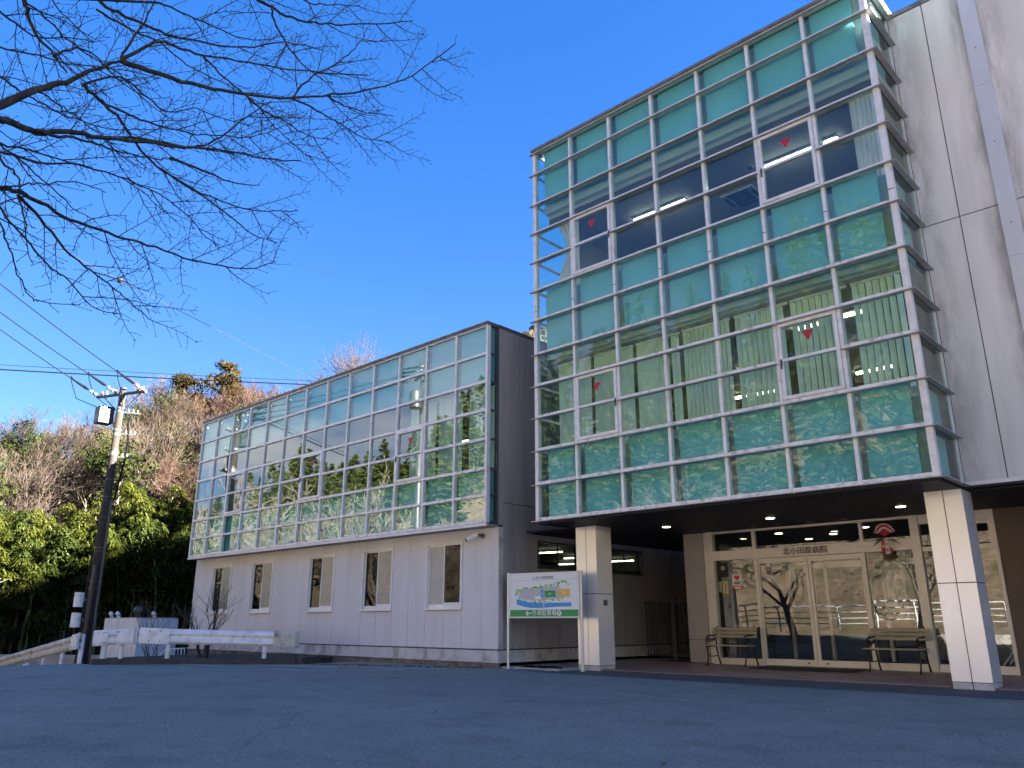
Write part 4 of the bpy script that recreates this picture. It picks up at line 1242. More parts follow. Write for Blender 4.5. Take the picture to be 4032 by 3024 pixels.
# stretcher behind the glass beside the right pillar
sr = thing('folding_stretcher', 'folding stretcher bed with crossed legs behind the glass beside the right pillar', 'stretcher', (7.6, 5.0, .09))
MB().box(6.9, 8.3, 4.75, 5.3, .80, .92).build('mattress', 'sign_blue', sr)
MB().box(6.88, 8.32, 4.73, 5.32, .76, .795).build('deck', 'alu', sr)
for y in (4.78, 5.27):
    for x in (7.05, 7.75):
        MB().obox((x, y, .2), (x + .42, y, .76), .03, .03).build('leg', 'alu', sr)
        MB().obox((x + .42, y + .03, .2), (x, y + .03, .76), .03, .03).build('leg', 'alu', sr)
        MB().disc((x + .02, y - .02, .15), .06, 14, 'y', .03).build('caster', 'ink', sr)
        MB().disc((x + .40, y - .02, .15), .06, 14, 'y', .03).build('caster', 'ink', sr)
rebase(sr, (7.6, 5.0, .09))

# ---------------------------------------------------------------- map sign
SG = thing('map_sign', 'white hospital map sign on two steel posts with a green parking band', 'sign', (0, 0, 0))
pL, pR = Vector((-1.255, .36, 0)), Vector((.655, .69, 0))
d = (pR - pL); W = d.length; ang = math.atan2(d.y, d.x)
def sgt(u, v): return (u * W, v)
for x in (0, W):
    MB().tube([(x, 0, .0), (x, 0, 2.13)], .034, 14).box(x - .05, x + .05, -.05, .05, 0, .012).build('post', 'post_steel', SG, smooth=False)
ZT, ZB = 2.115, 1.11
fr = MB().box(.036, W - .036, -.03, .02, ZT - .03, ZT).box(.036, W - .036, -.03, .02, ZB, ZB + .03).box(.036, .066, -.03, .02, ZB + .03, ZT - .03).box(W - .066, W - .036, -.03, .02, ZB + .03, ZT - .03)
fr.build('frame', 'white_trim', SG)
pn = sbox('panel', 'sign_white', SG, .066, W - .066, -.018, .01, ZB + .03, ZT - .03)
x0_, x1_ = .068, W - .068
def su(px, py):                  # from the proportions of the printed map
    u = (px - 190) / 1002
    top = 215 - 50 * u; bot = 886 - 10 * u
    v = (py - top) / (bot - top)
    return (x0_ + u * (x1_ - x0_), ZT - .032 - v * (ZT - ZB - .064))
def art(name, m, pts, y, flatpts=False):
    pts = pts if flatpts else [su(*p) for p in pts]
    n = len(pts)
    MB().add([(x, y, z) for x, z in pts] + [(x, y + .0008, z) for x, z in pts], [tuple(range(n)), tuple(range(2 * n - 1, n - 1, -1))]).build(name, m, SG)
art('header_line', 'sign_ink', [(192, 318), (1188, 267), (1188, 264), (192, 315)], -.0195)
art('grounds_print', 'sign_grey', [(312, 575), (318, 530), (345, 492), (400, 462), (930, 374), (936, 440), (1000, 582), (930, 592), (740, 610), (510, 628), (318, 582)], -.0195)
art('river_print', 'sign_blue', [(288, 605), (288, 690), (400, 726), (490, 744), (600, 746), (720, 738), (900, 722), (1095, 716), (1095, 650), (900, 655), (720, 662), (480, 654)], -.0195)
art('bridge_print', 'sign_grey', [(684, 610), (706, 610), (706, 752), (686, 755)], -.0205)
art('block_print', 'sign_blue', [(655, 452), (697, 448), (699, 572), (657, 577)], -.0205)
art('block_print', 'sign_green', [(708, 466), (872, 458), (874, 566), (710, 574)], -.0205)
art('block_print', 'sign_orange', [(910, 436), (1083, 426), (1078, 560), (905, 566)], -.0205)
art('parking_print', 'sign_white', [(566, 556), (652, 540), (654, 600), (572, 606)], -.0205)
art('parking_mark', 'red_print', [(596, 540), (650, 534), (650, 541), (596, 547)], -.0212)
art('entrance_mark', 'red_print', [(680, 600), (728, 596), (728, 606), (680, 609)], -.0214)
rt = random.Random(3)
def tree_print(px, py, r_, m):
    x, z = su(px, py)
    k = 10
    s_ = r_ / 1002 * (x1_ - x0_)
    art('tree_print', m, [(x + s_ * math.cos(2 * math.pi * i / k), z + 1.25 * s_ * math.sin(2 * math.pi * i / k)) for i in range(k)], -.0208 - rt.random() * .0006, True)
gm = ['sign_green', 'sign_green_light', 'sign_green_light', 'sign_olive']
for k in range(54):
    t = k / 53
    if t < .12: px, py = 280 + 150 * t + rt.uniform(-10, 14), 540 - 600 * t
    else: px, py = 300 + (t - .12) / .88 * 720, 478 - (t - .12) / .88 * 160
    tree_print(px + rt.uniform(-10, 10), py + rt.uniform(-26, 20), rt.uniform(8, 14), rt.choice(gm))
for px, py in ((1040, 352), (1065, 358), (990, 318)): tree_print(px, py, 10, rt.choice(gm))
for px, py in ((330, 600), (362, 608), (398, 612), (428, 630), (517, 648), (556, 640), (575, 648), (628, 636), (645, 638), (672, 638), (716, 636), (746, 646), (784, 654), (812, 612), (835, 616), (905, 610), (932, 616), (966, 604)):
    tree_print(px, py, rt.uniform(8, 12), rt.choice(gm))
zg0 = su(190, 780)[1]
art('green_band', 'sign_green', [(x0_, ZB + .032), (x1_, ZB + .032), (x1_, zg0), (x0_, zg0)], -.0195, True)
zc = (zg0 + ZB + .032) / 2
xa, _ = su(428, 828); xb, _ = su(512, 828)
ar = MB().obox((xa + .01, -.0215, zc), (xb, -.0215, zc), .002, .022).obox((xa, -.0215, zc), (xa + .062, -.0215, zc + .052), .002, .022).obox((xa, -.0215, zc), (xa + .062, -.0215, zc - .052), .002, .022)
ar.build('arrow', 'sign_white', SG)
text('外来駐車場', .136, 'sign_white', 'lettering', SG, (su(700, 820)[0], -.0215, zc), bold=.0005, sx=.94)
xp = su(917, 820)[0]
MB().disc((xp, -.0215, zc), .062, 24, 'y', .001).build('parking_disc', 'sign_white', SG)
text('P', .10, 'sign_green', 'lettering', SG, (xp, -.0235, zc), bold=.004)
xh, zh = su(712, 255)
text('北小田原病院', .079, 'sign_ink', 'lettering', SG, (xh, -.0205, zh), bold=.001)
for k, m in enumerate(('sign_olive', 'sign_green_light', 'sign_green', 'sign_blue')):
    x, z = su(520 + k * 14, 268)
    art('emblem_print', m, [(x, z - .03), (x + .012, z - .03), (x + .018, z + .03 + .006 * k), (x + .006, z + .03)], -.0205, True)
for s, px, py, sz in (('A棟', 680, 517, .030), ('B棟', 790, 515, .042), ('C棟', 993, 506, .046)):
    x, z = su(px, py)
    text(s, sz, 'sign_white', 'lettering', SG, (x, -.0222, z), bold=.001)
nx, nz_ = su(315, 370)
art('north_mark', 'sign_grey', [(nx - .012, nz_ - .06), (nx - .004, nz_ - .06), (nx + .012, nz_ + .05), (nx + .004, nz_ + .05)], -.0205, True)
SG.location = pL + Vector((0, 0, 0)); SG.rotation_euler = (0, 0, ang)

# ---------------------------------------------------------------- security camera under the overhang
sc_ = thing('security_camera', 'white bullet security camera under the glass overhang near the annex corner', 'camera', (-2.12, .33, 3.07))
MB().tube([(-2.10, .358, 3.06), (-2.10, .33, 3.06)], .075, 16).build('mount', 'stub_wall', sc_)
MB().tube([(-2.10, .33, 3.06), (-2.12, .22, 3.07), (-2.16, .15, 3.07)], [.04, .035, .03], 10).build('arm', 'galvanised', sc_)
MB().tube([(-2.13, .20, 3.09), (-2.36, .04, 2.965)], [.052, .062], 14).build('housing', 'rail_white', sc_, smooth=False)
MB().tube([(-2.361, .039, 2.964), (-2.385, .022, 2.951)], [.062, .05], 14).build('lens', 'ink', sc_)
rebase(sc_, (-2.12, .33, 3.07))

# ---------------------------------------------------------------- guardrails
PROF = [(0, 0), (.035, .03), (.06, .06), (.06, .12), (.015, .165), (.015, .205), (.06, .25), (.06, .31), (.035, .34), (0, .37)]
def beam(parent, path, m, name='beam', prof=PROF, thick=.006):
    mb = MB()
    pts = [Vector(p) for p in path]
    n = len(prof)
    vs = []
    for i, p in enumerate(pts):
        d = pts[min(i + 1, len(pts) - 1)] - pts[max(i - 1, 0)]
        d.z = 0; d.normalize()
        nn = Vector((d.y, -d.x, 0))          # towards the road
        for off, z in prof: vs.append(p + nn * off + Vector((0, 0, z)))
        for off, z in prof: vs.append(p + nn * (off - thick) + Vector((0, 0, z)))
    fs = []
    for i in range(len(pts) - 1):
        a, b = i * 2 * n, (i + 1) * 2 * n
        for k in range(n - 1):
            fs.append((a + k, b + k, b + k + 1, a + k + 1))
            fs.append((a + n + k, a + n + k + 1, b + n + k + 1, b + n + k))
        fs.append((a, a + n, b + n, b)); fs.append((a + n - 1, b + n - 1, b + 2 * n - 1, a + 2 * n - 1))
    for a in (0, (len(pts) - 1) * 2 * n):
        for k in range(n - 1): fs.append((a + k, a + k + 1, a + n + k + 1, a + n + k))
    mb.add(vs, fs)
    return mb.build(name, m, parent)
FLAT = [(.062, -.01), (.075, .02), (.078, .10), (.078, .27), (.075, .35), (.062, .38)]
def gpost(parent, x, y, z0, z1, m='rail_white'):
    return MB().tube([(x, y, z0), (x, y, z1)], .057, 14).build('post', m, parent, smooth=False)
def bolts(parent, p, d, nn, zs, offs):
    for o in offs:
        for z in zs:
            q = Vector(p) + Vector(d) * o + Vector(nn) * .079 + Vector((0, 0, z))
            MB().tube([q, q + Vector(nn) * .012], .016, 6).build('bolt', 'bolt', parent)
GR = thing('guardrail', 'white guardrail whose end stands in the planting bed in front of the annex', 'guardrail', (-8.5, -3, 0))
E0, E1 = Vector((-7.08, -1.90, .41)), Vector((-9.6, -4.6, .51))
dv = (E1 - E0).normalized(); nv = Vector((-dv.y, dv.x, 0)); nv = nv if nv.y < 0 else -nv
bz = lambda t: E0.lerp(E1, t)
beam(GR, [E1, bz(.5), E0], 'rail_white')
beam(GR, [bz(.99), bz(.80)], 'rail_white', 'end_plate', FLAT) if False else beam(GR, [E1 - dv * .02 + Vector((0, 0, 0)), bz(.79)], 'rail_white', 'end_plate', FLAT)
beam(GR, [bz(.075), E0 - dv * .05, E0 - dv * .22 - nv * .02, E0 - dv * .28 - nv * .12], 'rail_old', 'end_cap', [(.064, -.02), (.085, .03), (.085, .12), (.072, .15), (.072, .22), (.085, .25), (.085, .33), (.064, .39)])
beam(GR, [E1 + dv * .02 - nv * .14, E1 + dv * .015 - nv * .04, E1 - dv * .02], 'rail_white', 'end_plate', FLAT)
for t in (.14, .80):
    p = bz(t) - nv * .06
    gpost(GR, p.x, p.y, -.1, p.z + .33)
bolts(GR, E1, -dv, nv, (.06, .30), (.28, .55))
bolts(GR, E0, dv, nv, (.06, .30), (.02, .2))
rebase(GR, (-8.5, -3, 0))
GS = thing('short_guardrail', 'short bent piece of white guardrail between the utility pole and the longer rail', 'guardrail', (-10.6, -5, 0))
S0, S1 = Vector((-9.93, -4.62, .49)), Vector((-10.56, -5.28, .44))
dS = (S1 - S0).normalized(); nS = Vector((-dS.y, dS.x, 0)); nS = nS if nS.y < 0 else -nS
nS = Vector((nS.x, nS.y, 0)).normalized()
sz = lambda t: S0.lerp(S1, t)
beam(GS, [sz(1.0), sz(.0)], 'rail_white')
beam(GS, [sz(.42), sz(.12), sz(0) , S0 - dS * .05 - nS * .08], 'rail_white', 'end_plate', FLAT)
beam(GS, [S1 + dS * .05 - nS * .05, sz(.98), sz(.66)], 'rail_white', 'end_plate', FLAT)
for t in (.30, .78):
    p = sz(t) - nS * .06
    gpost(GS, p.x, p.y, -.5, p.z + .33)
for t in (.36, .72):
    bolts(GS, sz(t), dS, nS, (.06, .31), (0, .06))
rebase(GS, (-10.6, -5, 0))
GL = thing('ramp_guardrail', 'weathered guardrail running down along the ramp below the utility pole', 'guardrail', (-15, -5.2, -1))
path = [(-10.74, -5.56, .385)]
for i in range(1, 9):
    t = i / 5
    path.append((-10.74 - 10.2 * t, -5.56 + .97 * t, .385 - .905 * t))
beam(GL, path[::-1], 'rail_old')
beam(GL, [Vector(path[0]).lerp(Vector(path[1]), .40), Vector(path[0]).lerp(Vector(path[1]), .12), path[0], (-10.66, -5.66, .39)], 'rail_white', 'end_plate', FLAT)
for i in range(0, 9):
    q = Vector(path[i]) + (Vector((-.22, .02, 0)) if i == 0 else Vector((0, 0, 0)))
    gpost(GL, q.x, q.y + .06, q.z - 1.1, q.z + .34)
bolts(GL, path[0], (-1, .09, -.08), (-.09, -1, 0), (.06, .31), (.35, .62))
rebase(GL, (-15, -5.2, -1))

# ---------------------------------------------------------------- small concrete plant house, low wall, handrail
BX = thing('plant_house', 'small flat roofed pale concrete box with vents behind the guardrail', 'shed', (-21, 0, -1.8))
Av, Bv, Cv = (-22.33, -.77), (-19.85, -.45), (-20.84, 1.53)
Dv = (Av[0] + Cv[0] - Bv[0], Av[1] + Cv[1] - Bv[1])
MB().prism([Av, Bv, Cv, Dv], -2.2, 1.17).build('wall', 'box_concrete', BX)
cx = sum(p[0] for p in (Av, Bv, Cv, Dv)) / 4; cyy = sum(p[1] for p in (Av, Bv, Cv, Dv)) / 4
sc2 = lambda p: (cx + (p[0] - cx) * .96, cyy + (p[1] - cyy) * .96)
MB().prism([sc2(Av), sc2(Bv), sc2(Cv), sc2(Dv)], 1.17, 1.20).build('roof', 'low_concrete', BX)
def lerp2(a, b, t): return (a[0] + (b[0] - a[0]) * t, a[1] + (b[1] - a[1]) * t)
for (x, y) in (lerp2(Av, Bv, .14), lerp2(Av, Bv, .34), lerp2(Bv, Cv, .32)):
    MB().box(x - .05, x + .05, y + .02, y + .12, 1.2, 1.27).tube([(x + .12, y - .04, 1.36), (x - .1, y + .12, 1.32)], [.075, .055], 12).build('floodlight', 'rail_white', BX)
x, y = lerp2(Av, Bv, .78)
MB().lathe((x, y + .2, 1.2), [(.09, 0), (.09, .16), (.15, .2), (.17, .28), (.12, .38), (.02, .42)], 14).build('roof_vent', 'galvanised', BX, smooth=True)
rebase(BX, (-21, 0, -1.8))
LW = thing('low_wall', 'low concrete parapet wall far below the ramp behind the guardrail', 'wall', (-27, -.5, -2))
MB().obox((-30, -2.4, -1.25), (-25.6, .6, -1.25), .25, 1.7).build('wall', 'low_concrete', LW)
MB().obox((-30, -2.4, -.37), (-25.6, .6, -.37), .33, .07).build('coping', 'low_concrete', LW)
rebase(LW, (-27, -.5, -2))
for k, (x, y) in enumerate(((-24.0, -2.9), (-23.2, -2.2))):
    bl = thing('bollard', ('farther' if k == 0 else 'nearer') + ' short white bollard below the ramp in front of the low wall', 'bollard', (x, y, -2), group='bollards below the ramp')
    MB().tube([(0, 0, 0), (0, 0, 1.42)], .06, 12).build('tube', 'rail_white', bl)
    MB().lathe((0, 0, 1.42), [(.065, 0), (.06, .04), (.02, .07)], 12).build('cap', 'rail_white', bl)
HR = thing('handrail', 'small white handrail going down the steps at the annex corner', 'handrail', (-17.2, -.2, -1))
a, b, c_ = Vector((-17.55, -1.05, -.55)), Vector((-17.4, -.35, .10)), Vector((-17.2, .22, .12))
mb = MB().tube([a, b, c_], .028, 10).tube([a - Vector((0, 0, .62)), b - Vector((0, 0, .62)), c_ - Vector((0, 0, .62))], .02, 8)
mb.build('rail', 'rail_white', HR)
for i in range(12):
    t = i / 11
    p = a.lerp(b, t * 2) if t < .5 else b.lerp(c_, t * 2 - 1)
    MB().tube([p - Vector((0, 0, .9 if i % 5 == 0 else .62)), p], .014 if i % 5 else .026, 6).build('baluster', 'rail_white', HR)
rebase(HR, (-17.2, -.2, -1))

# ---------------------------------------------------------------- utility poles and wires
def band(P, z, h=.05, m='galvanised', r_=.0):
    rr = .185 - .007 * max(0, z) + .012 + r_
    return MB().tube([(0, 0, z), (0, 0, z + h)], rr, 16).build('band', m, P)
def insul_string(P, p, d, n=5, name='insulator'):
    p, d = Vector(p), Vector(d).normalized()
    mb = MB()
    mb.tube([p, p + d * .12], .018, 6)
    for k in range(2):
        q = p + d * (.14 + .20 * k)
        mb.tube([q, q + d * .03, q + d * .09, q + d * .12], [.02, .075, .06, .02], 12)
    mb.build(name, 'porcelain', P)
    q = p + d * .52
    MB().tube([q, q + d * .12, q + d * .55, q + d * .95], [.025, .055, .045, .016], 10).build('sleeve', 'cable_black', P)
PX, PY = -19.3, -2.45
UP = thing('utility_pole', 'brown concrete utility pole with crossarm and switch box beside the ramp guardrail', 'utility pole', (PX, PY, 0))
MB().tube([(0, 0, -2.2), (0, 0, 4), (0, 0, 9.62)], [.20, .165, .115], 20).build('pole', 'pole_concrete', UP, smooth=True)
for z, h in ((9.72, .05), (9.35, .05), (8.92, .06), (8.78, .07), (8.05, .07), (7.86, .09), (7.28, .05), (7.10, .14), (6.92, .03), (6.75, .03), (6.15, .03), (5.5, .03), (5.35, .02), (4.75, .02), (3.62, .05), (3.5, .03), (2.42, .04), (2.2, .04)):
    band(UP, z, h, 'porcelain' if h > .055 else 'galvanised')
wd = Vector((3.8, -9.1, 2.6)).normalized()          # towards the next pole
ax = Vector((.92, .39, 0))
a, b = ax * 1.15 + Vector((0, 0, 9.52)), ax * -1.3 + Vector((0, 0, 9.52))
MB().obox(a, b, .09, .09).build('crossarm', 'galvanised', UP)
MB().obox(Vector((0, 0, 8.8)) + ax * .1, ax * .9 + Vector((0, 0, 9.46)), .03, .03).obox(Vector((0, 0, 8.8)) - ax * .1, ax * -.9 + Vector((0, 0, 9.46)), .03, .03).build('brace', 'galvanised', UP)
W_PTS = []
for t, zz in ((1.08, 9.55), (-.35, 9.62), (-1.22, 9.55)):
    p = ax * t + Vector((0, 0, zz))
    insul_string(UP, p, wd)
    W_PTS.append(p + wd * 1.4 + Vector((PX, PY, 0)))
    q = p + wd * 1.2
    side = Vector((-.3, -.9, 0))
    MB().tube([q, q + Vector((-.25, -.1, .22)), q + Vector((-.65, .1, .05)), q + Vector((-.85, .4, -.45)), ax * (t * .4) + Vector((-.1, -.2, 8.9))], .016, 6).build('jumper_cable', 'cable_black', UP)
    for k in range(2):
        MB().lathe(ax * (t * .8 - .1 + .25 * k) + Vector((0, 0, 9.57)), [(.05, 0), (.06, .05), (.03, .12), (.05, .14), (.01, .18)], 10).build('pin_insulator', 'porcelain', UP)
sbx = Vector((-.33, -.95, 0))
MB().box(-.75, -.22, -.65, -.12, 8.35, 9.0).build('switch_box', 'switch_grey', UP)
MB().box(-.72, -.25, -.66, -.652, 8.45, 8.7).build('switch_plate', 'galvanised', UP)
for z, L_ in ((8.80, .75), (7.95, .65), (7.05, .8)):
    d_ = Vector((.38, .92, 0))
    MB().obox(Vector((0, 0, z)) + d_ * .1, Vector((0, 0, z)) + d_ * L_, .06, .06).build('bracket', 'galvanised', UP)
    for k in range(3):
        MB().lathe(Vector((0, 0, z + .03)) + d_ * (.3 + .16 * k), [(.03, 0), (.05, .03), (.03, .07), (.05, .09), (.01, .12)], 10).build('pin_insulator', 'porcelain', UP)
d_ = Vector((.38, .92, 0)) * .2
MB().tube([d_ * 1.6 + Vector((0, 0, 8.6)), d_ * 2.2 + Vector((0, 0, 7.6)), d_ * 1.9 + Vector((0, 0, 6.6)), d_ * 1.2 + Vector((0, 0, 5.4))], .035, 8).build('cable_drop', 'cable_black', UP)
MB().tube([Vector((.12, .12, 5.4)), Vector((.14, .15, 1.0)), Vector((.15, .16, -2))], .055, 10).build('conduit', 'galvanised', UP)
MB().tube([Vector((.16, -.10, 3.0)), Vector((.2, -.12, -2))], .075, 10).build('conduit', 'black_pipe', UP)
MB().tube([Vector((-.05, -.21, 3.4)), Vector((-.05, -.23, -2))], .03, 8).build('conduit', 'cable_white', UP)
for z in (1.55, .85):
    MB().tube([(-.20, -.36, z), (-.20, -.36, z + .50)], .17, 14).box(-.20, -.05, -.25, -.15, z + .2, z + .3).build('meter_can', 'rail_white', UP)
for k in range(9):
    z = 1.6 + k * .45
    s = 1 if k % 2 else -1
    MB().tube([(.1 * s, .05 * s, z), (.32 * s, .18 * s, z)], .012, 6).build('step_bolt', 'galvanised', UP)
# second pole on the near side of the ramp, seen mirrored in the annex glass
QX, QY = -17.2, -10.9
UQ = thing('tall_utility_pole', 'tall pale utility pole with a transformer standing across the ramp', 'utility pole', (QX, QY, -.6))
MB().tube([(0, 0, -.5), (0, 0, 6), (0, 0, 14.2)], [.22, .18, .12], 20).build('pole', 'galvanised', UQ, smooth=True)
MB().obox(Vector((-1.2, -.5, 13.6)), Vector((1.2, .5, 13.6)), .1, .1).build('crossarm', 'galvanised', UQ)
MB().lathe((.2, .55, 11.6), [(.02, 0), (.34, .03), (.34, .85), (.28, .95), (.05, 1.0)], 18).build('transformer', 'galvanised', UQ, smooth=False)
for t in (-1.1, -.4, .4, 1.1):
    insul_string(UQ, Vector((t, t * .42, 13.65)), -wd)
W_END = [Vector((QX + t, QY + t * .42, 13.05)) for t in (1.05, -.3, -1.1)]
def wire(a, b, sag, r_, m, label, name='power_line', group=None, n=18):
    a, b = Vector(a), Vector(b)
    pts = [a.lerp(b, i / n) - Vector((0, 0, sag * 4 * (i / n) * (1 - i / n))) for i in range(n + 1)]
    o = MB().tube(pts, r_, 6).build(name, m)
    return tag(o, label, 'cable', group)
for a, b, w in zip(W_PTS, W_END, ('outer wire nearest the annex', 'middle wire', 'outer wire nearest the hillside')):
    wire(a, b, .12, .017, 'cable_black', 'thin power line rising from the utility pole, ' + w, group='power lines rising from the utility pole')
wire((-26.2, -14.0, 10.05), (-17.6, 9.0, 11.95), .15, .028, 'cable_black', 'thick black cable crossing behind the utility pole to the annex roof', 'cable_line')
wire((-26.2, -14.0, 10.22), (-17.6, 9.0, 12.12), .12, .012, 'cable_black', 'thin carrier wire just above the thick black cable', 'carrier_wire')
ml = wire((1.91, -14.72, 6.22), (-16.99, 4.47, 11.23), .0, .0065, 'cable_white', 'thin pale wire slanting down across the sky behind the cherry twigs', 'pale_wire')
wb = thing('wire_marker', 'small pale ball clipped on the slanting wire', 'marker', (-4.70, -8.0, 7.97))
MB().lathe((0, 0, -.06), [(.005, 0), (.05, .02), (.06, .06), (.05, .10), (.005, .12)], 12).build('ball', 'cable_white', wb, smooth=True)
MB().tube([(-.09, .09, -.01), (.09, -.09, .01)], .014, 6).build('clip', 'galvanised', wb)

# ---------------------------------------------------------------- plants
def rvec(rng):
    while True:
        v = Vector((rng.uniform(-1, 1), rng.uniform(-1, 1), rng.uniform(-1, 1)))
        if .05 < v.length < 1: return v.normalized()
def bare_tree(seed, H, spread=.55, levels=5, kids=(4, 4, 4, 4), r0=None, up=.25, thin=.012, trunk_frac=.28):
    rng = random.Random(seed)
    trunk, twigs = MB(), MB()
    r0 = r0 or H * .016
    def grow(p, d, L, r_, lvl):
        n = 3 if lvl < 3 else 2
        pts, rad = [p], [r_]
        q, dd = p, d
        for i in range(n):
            dd = (dd + rvec(rng) * .16 + Vector((0, 0, up * .35))).normalized()
            q = q + dd * (L / n)
            pts.append(q); rad.append(max(thin * .6, r_ * (1 - .55 * (i + 1) / n)))
        (trunk if lvl < 2 else twigs).tube(pts, rad, (7, 6, 4, 3, 3, 3)[lvl], cap=False)
        if lvl >= levels - 1: return
        k = kids[min(lvl, len(kids) - 1)]
        for j in range(k):
            t = 1.0 if j == 0 else rng.uniform(.4, 1.0)
            i = min(n - 1, int(t * n)); f = t * n - i
            s_ = pts[i].lerp(pts[i + 1], f)
            ang_ = rng.uniform(.35, .95) * spread * 1.6 if j else rng.uniform(.1, .4)
            side = dd.cross(rvec(rng)).normalized()
            nd = (dd * math.cos(ang_) + side * math.sin(ang_)).normalized()
            grow(s_, nd, L * rng.uniform(.55, .78), max(thin, rad[i] * .62), lvl + 1)
    grow(Vector((0, 0, -.3)), Vector((rng.uniform(-.1, .1), rng.uniform(-.1, .1), 1)).normalized(), H * trunk_frac * 1.25, r0, 0)
    return trunk, twigs
def leaf_quad(mb, p, u, v, l, w):
    a, b = u * l, v * w
    mb.add([p - a * .5, p + b * .5, p + a * .5, p - b * .5], [(0, 1, 2, 3)])
def evergreen(seed, H, rad, n=1500, size=.34, low=.2, lumps=26):
    rng = random.Random(seed)
    trunk, cr = MB(), MB()
    trunk.tube([(0, 0, -.4), (0, 0, H * .4), (0, 0, H * .85)], [H * .022, H * .016, H * .005], 7)
    for _ in range(lumps):
        t = rng.uniform(low, 1.0)
        rr = rad * (math.sin(math.pi * min(1, (t - low) / (1 - low) * .80 + .16)) ** .7) * rng.uniform(.35, 1)
        a = rng.uniform(0, 6.283)
        c = Vector((rr * math.cos(a), rr * math.sin(a), H * t))
        if rng.random() < .5: trunk.tube([(0, 0, H * max(.15, t - .2)), c], [H * .006, H * .002], 4, cap=False)
        lr = rad * rng.uniform(.28, .5)
        for _ in range(n // lumps):
            v = rvec(rng)
            p = c + Vector((v.x, v.y, v.z * .7)) * lr * rng.uniform(.55, 1.05)
            u = (v.cross(rvec(rng)) + Vector((0, 0, -.25))).normalized()
            w = (u.cross(v) + rvec(rng) * .5).normalized()
            leaf_quad(cr, p, u, w, size * rng.uniform(.6, 1.3), size * rng.uniform(.4, .9))
    return trunk, cr
def conifer(seed, H, rad, n=900, size=.6):
    rng = random.Random(seed)
    trunk, cr = MB(), MB()
    trunk.tube([(0, 0, -.4), (0, 0, H * .95)], [H * .016, H * .003], 7)
    for _ in range(n):
        t = rng.random() ** .75
        z = H * (.14 + .86 * t)
        rr = rad * (1 - t) ** .8 * rng.uniform(.35, 1.0) * (1 + .22 * math.sin(t * 40 + rng.random()))
        a = rng.uniform(0, 6.283)
        o = Vector((math.cos(a), math.sin(a), -.25 + .6 * t)).normalized()
        p = Vector((rr * math.cos(a), rr * math.sin(a), z))
        u = (o + rvec(rng) * .45).normalized()
        leaf_quad(cr, p, u, (u.cross(rvec(rng))).normalized(), size * rng.uniform(.6, 1.3), size * rng.uniform(.3, .55))
    return trunk, cr
def bamboo(seed, H, culms=4, plumes=8, leaves=120):
    rng = random.Random(seed)
    tr, lf = MB(), MB()
    for c in range(culms):
        h = H * rng.uniform(.66, 1.0)
        a = rng.uniform(0, 6.283)
        b0_ = Vector((rng.uniform(-1.1, 1.1), rng.uniform(-1.1, 1.1), -.3))
        hd = Vector((math.cos(a), math.sin(a), 0))
        reach = h * rng.uniform(.14, .32)
        def at(t): return b0_ + hd * reach * t ** 3 + Vector((0, 0, h * (t - .22 * max(0, t - .55) ** 2 * 2.4)))
        pts = [at(i / 10) for i in range(11)]
        tr.tube(pts, [.05 * (1 - .85 * i / 10) + .005 for i in range(11)], 5, cap=False)
        for s in range(plumes):
            t = .42 + .58 * (s + rng.random()) / plumes
            aa = rng.uniform(0, 6.283)
            out = (Vector((math.cos(aa), math.sin(aa), 0)) + hd * .6 * t).normalized()
            R_ = rng.uniform(.55, .95) * (1.2 - .55 * t)
            ctr = at(t) + out * R_ * rng.uniform(.5, 1.1) + Vector((0, 0, -.1))
            tr.tube([at(t), ctr], [.012, .005], 3, cap=False)
            for k in range(leaves):
                th = rng.uniform(0, 6.283); ph = math.acos(rng.uniform(-.15, 1.0))
                nrm = Vector((math.cos(th) * math.sin(ph), math.sin(th) * math.sin(ph), math.cos(ph)))
                rr = R_ * rng.uniform(.78, 1.08)
                lay = math.floor(nrm.z * 3.2 + rng.random() * .5) / 3.2
                q = ctr + Vector((nrm.x * rr, nrm.y * rr, (lay * .62 + nrm.z * .12) * R_))
                rad_ = Vector((nrm.x, nrm.y, 0)); rad_ = rad_.normalized() if rad_.length > .05 else out
                u = (rad_ * .7 + Vector((0, 0, -.55)) + rvec(rng) * .40).normalized()
                v = (u.cross(Vector((nrm.x * .5, nrm.y * .5, 1.0))) + rvec(rng) * .18).normalized()
                leaf_quad(lf, q, u, v, rng.uniform(.22, .40), rng.uniform(.07, .12))
    return tr, lf
def mk(pair, n1, m1, n2, m2, smooth=False):
    return [(n1, pair[0].mesh(n1, m1)), (n2, pair[1].mesh(n2, m2))]
def plant(name, meshes, label, cat, x, y, rz, s, group=None, z=None):
    t = thing(name, label, cat, (x, y, terrain(x, y) if z is None else z), rz, group)
    t.scale = (s, s, s)
    for nm, me in meshes: place(me, nm, t)
    return t
vr = random.Random(21)
BARE = [mk(bare_tree(100 + i, 9.0, .62, 6, (5, 4, 4, 3, 3), thin=.018), 'trunk', 'bark_trunk' if i % 2 else 'bark_grey', 'twigs', ('bark_red', 'bark_grey', 'bark_red', 'bark_grey')[i]) for i in range(4)]
EVER = [mk(evergreen(200 + i, 8.0, 2.7), 'trunk', 'bark_trunk', 'crown', 'evergreen_leaf') for i in range(3)]
CEDAR = [mk(evergreen(230 + i, 12.0, 3.6, 4200, .5, .10, 44), 'trunk', 'bark_trunk', 'crown', 'cedar_brown') for i in range(2)]
CON = [mk(conifer(250 + i, 17.0, 3.2), 'trunk', 'bark_trunk', 'crown', 'cedar_leaf') for i in range(2)]
BAM = [mk(bamboo(300 + i, 9.0), 'culm', 'culm', 'foliage', 'bamboo_leaf' if i < 3 else 'bamboo_leaf_dark') for i in range(5)]
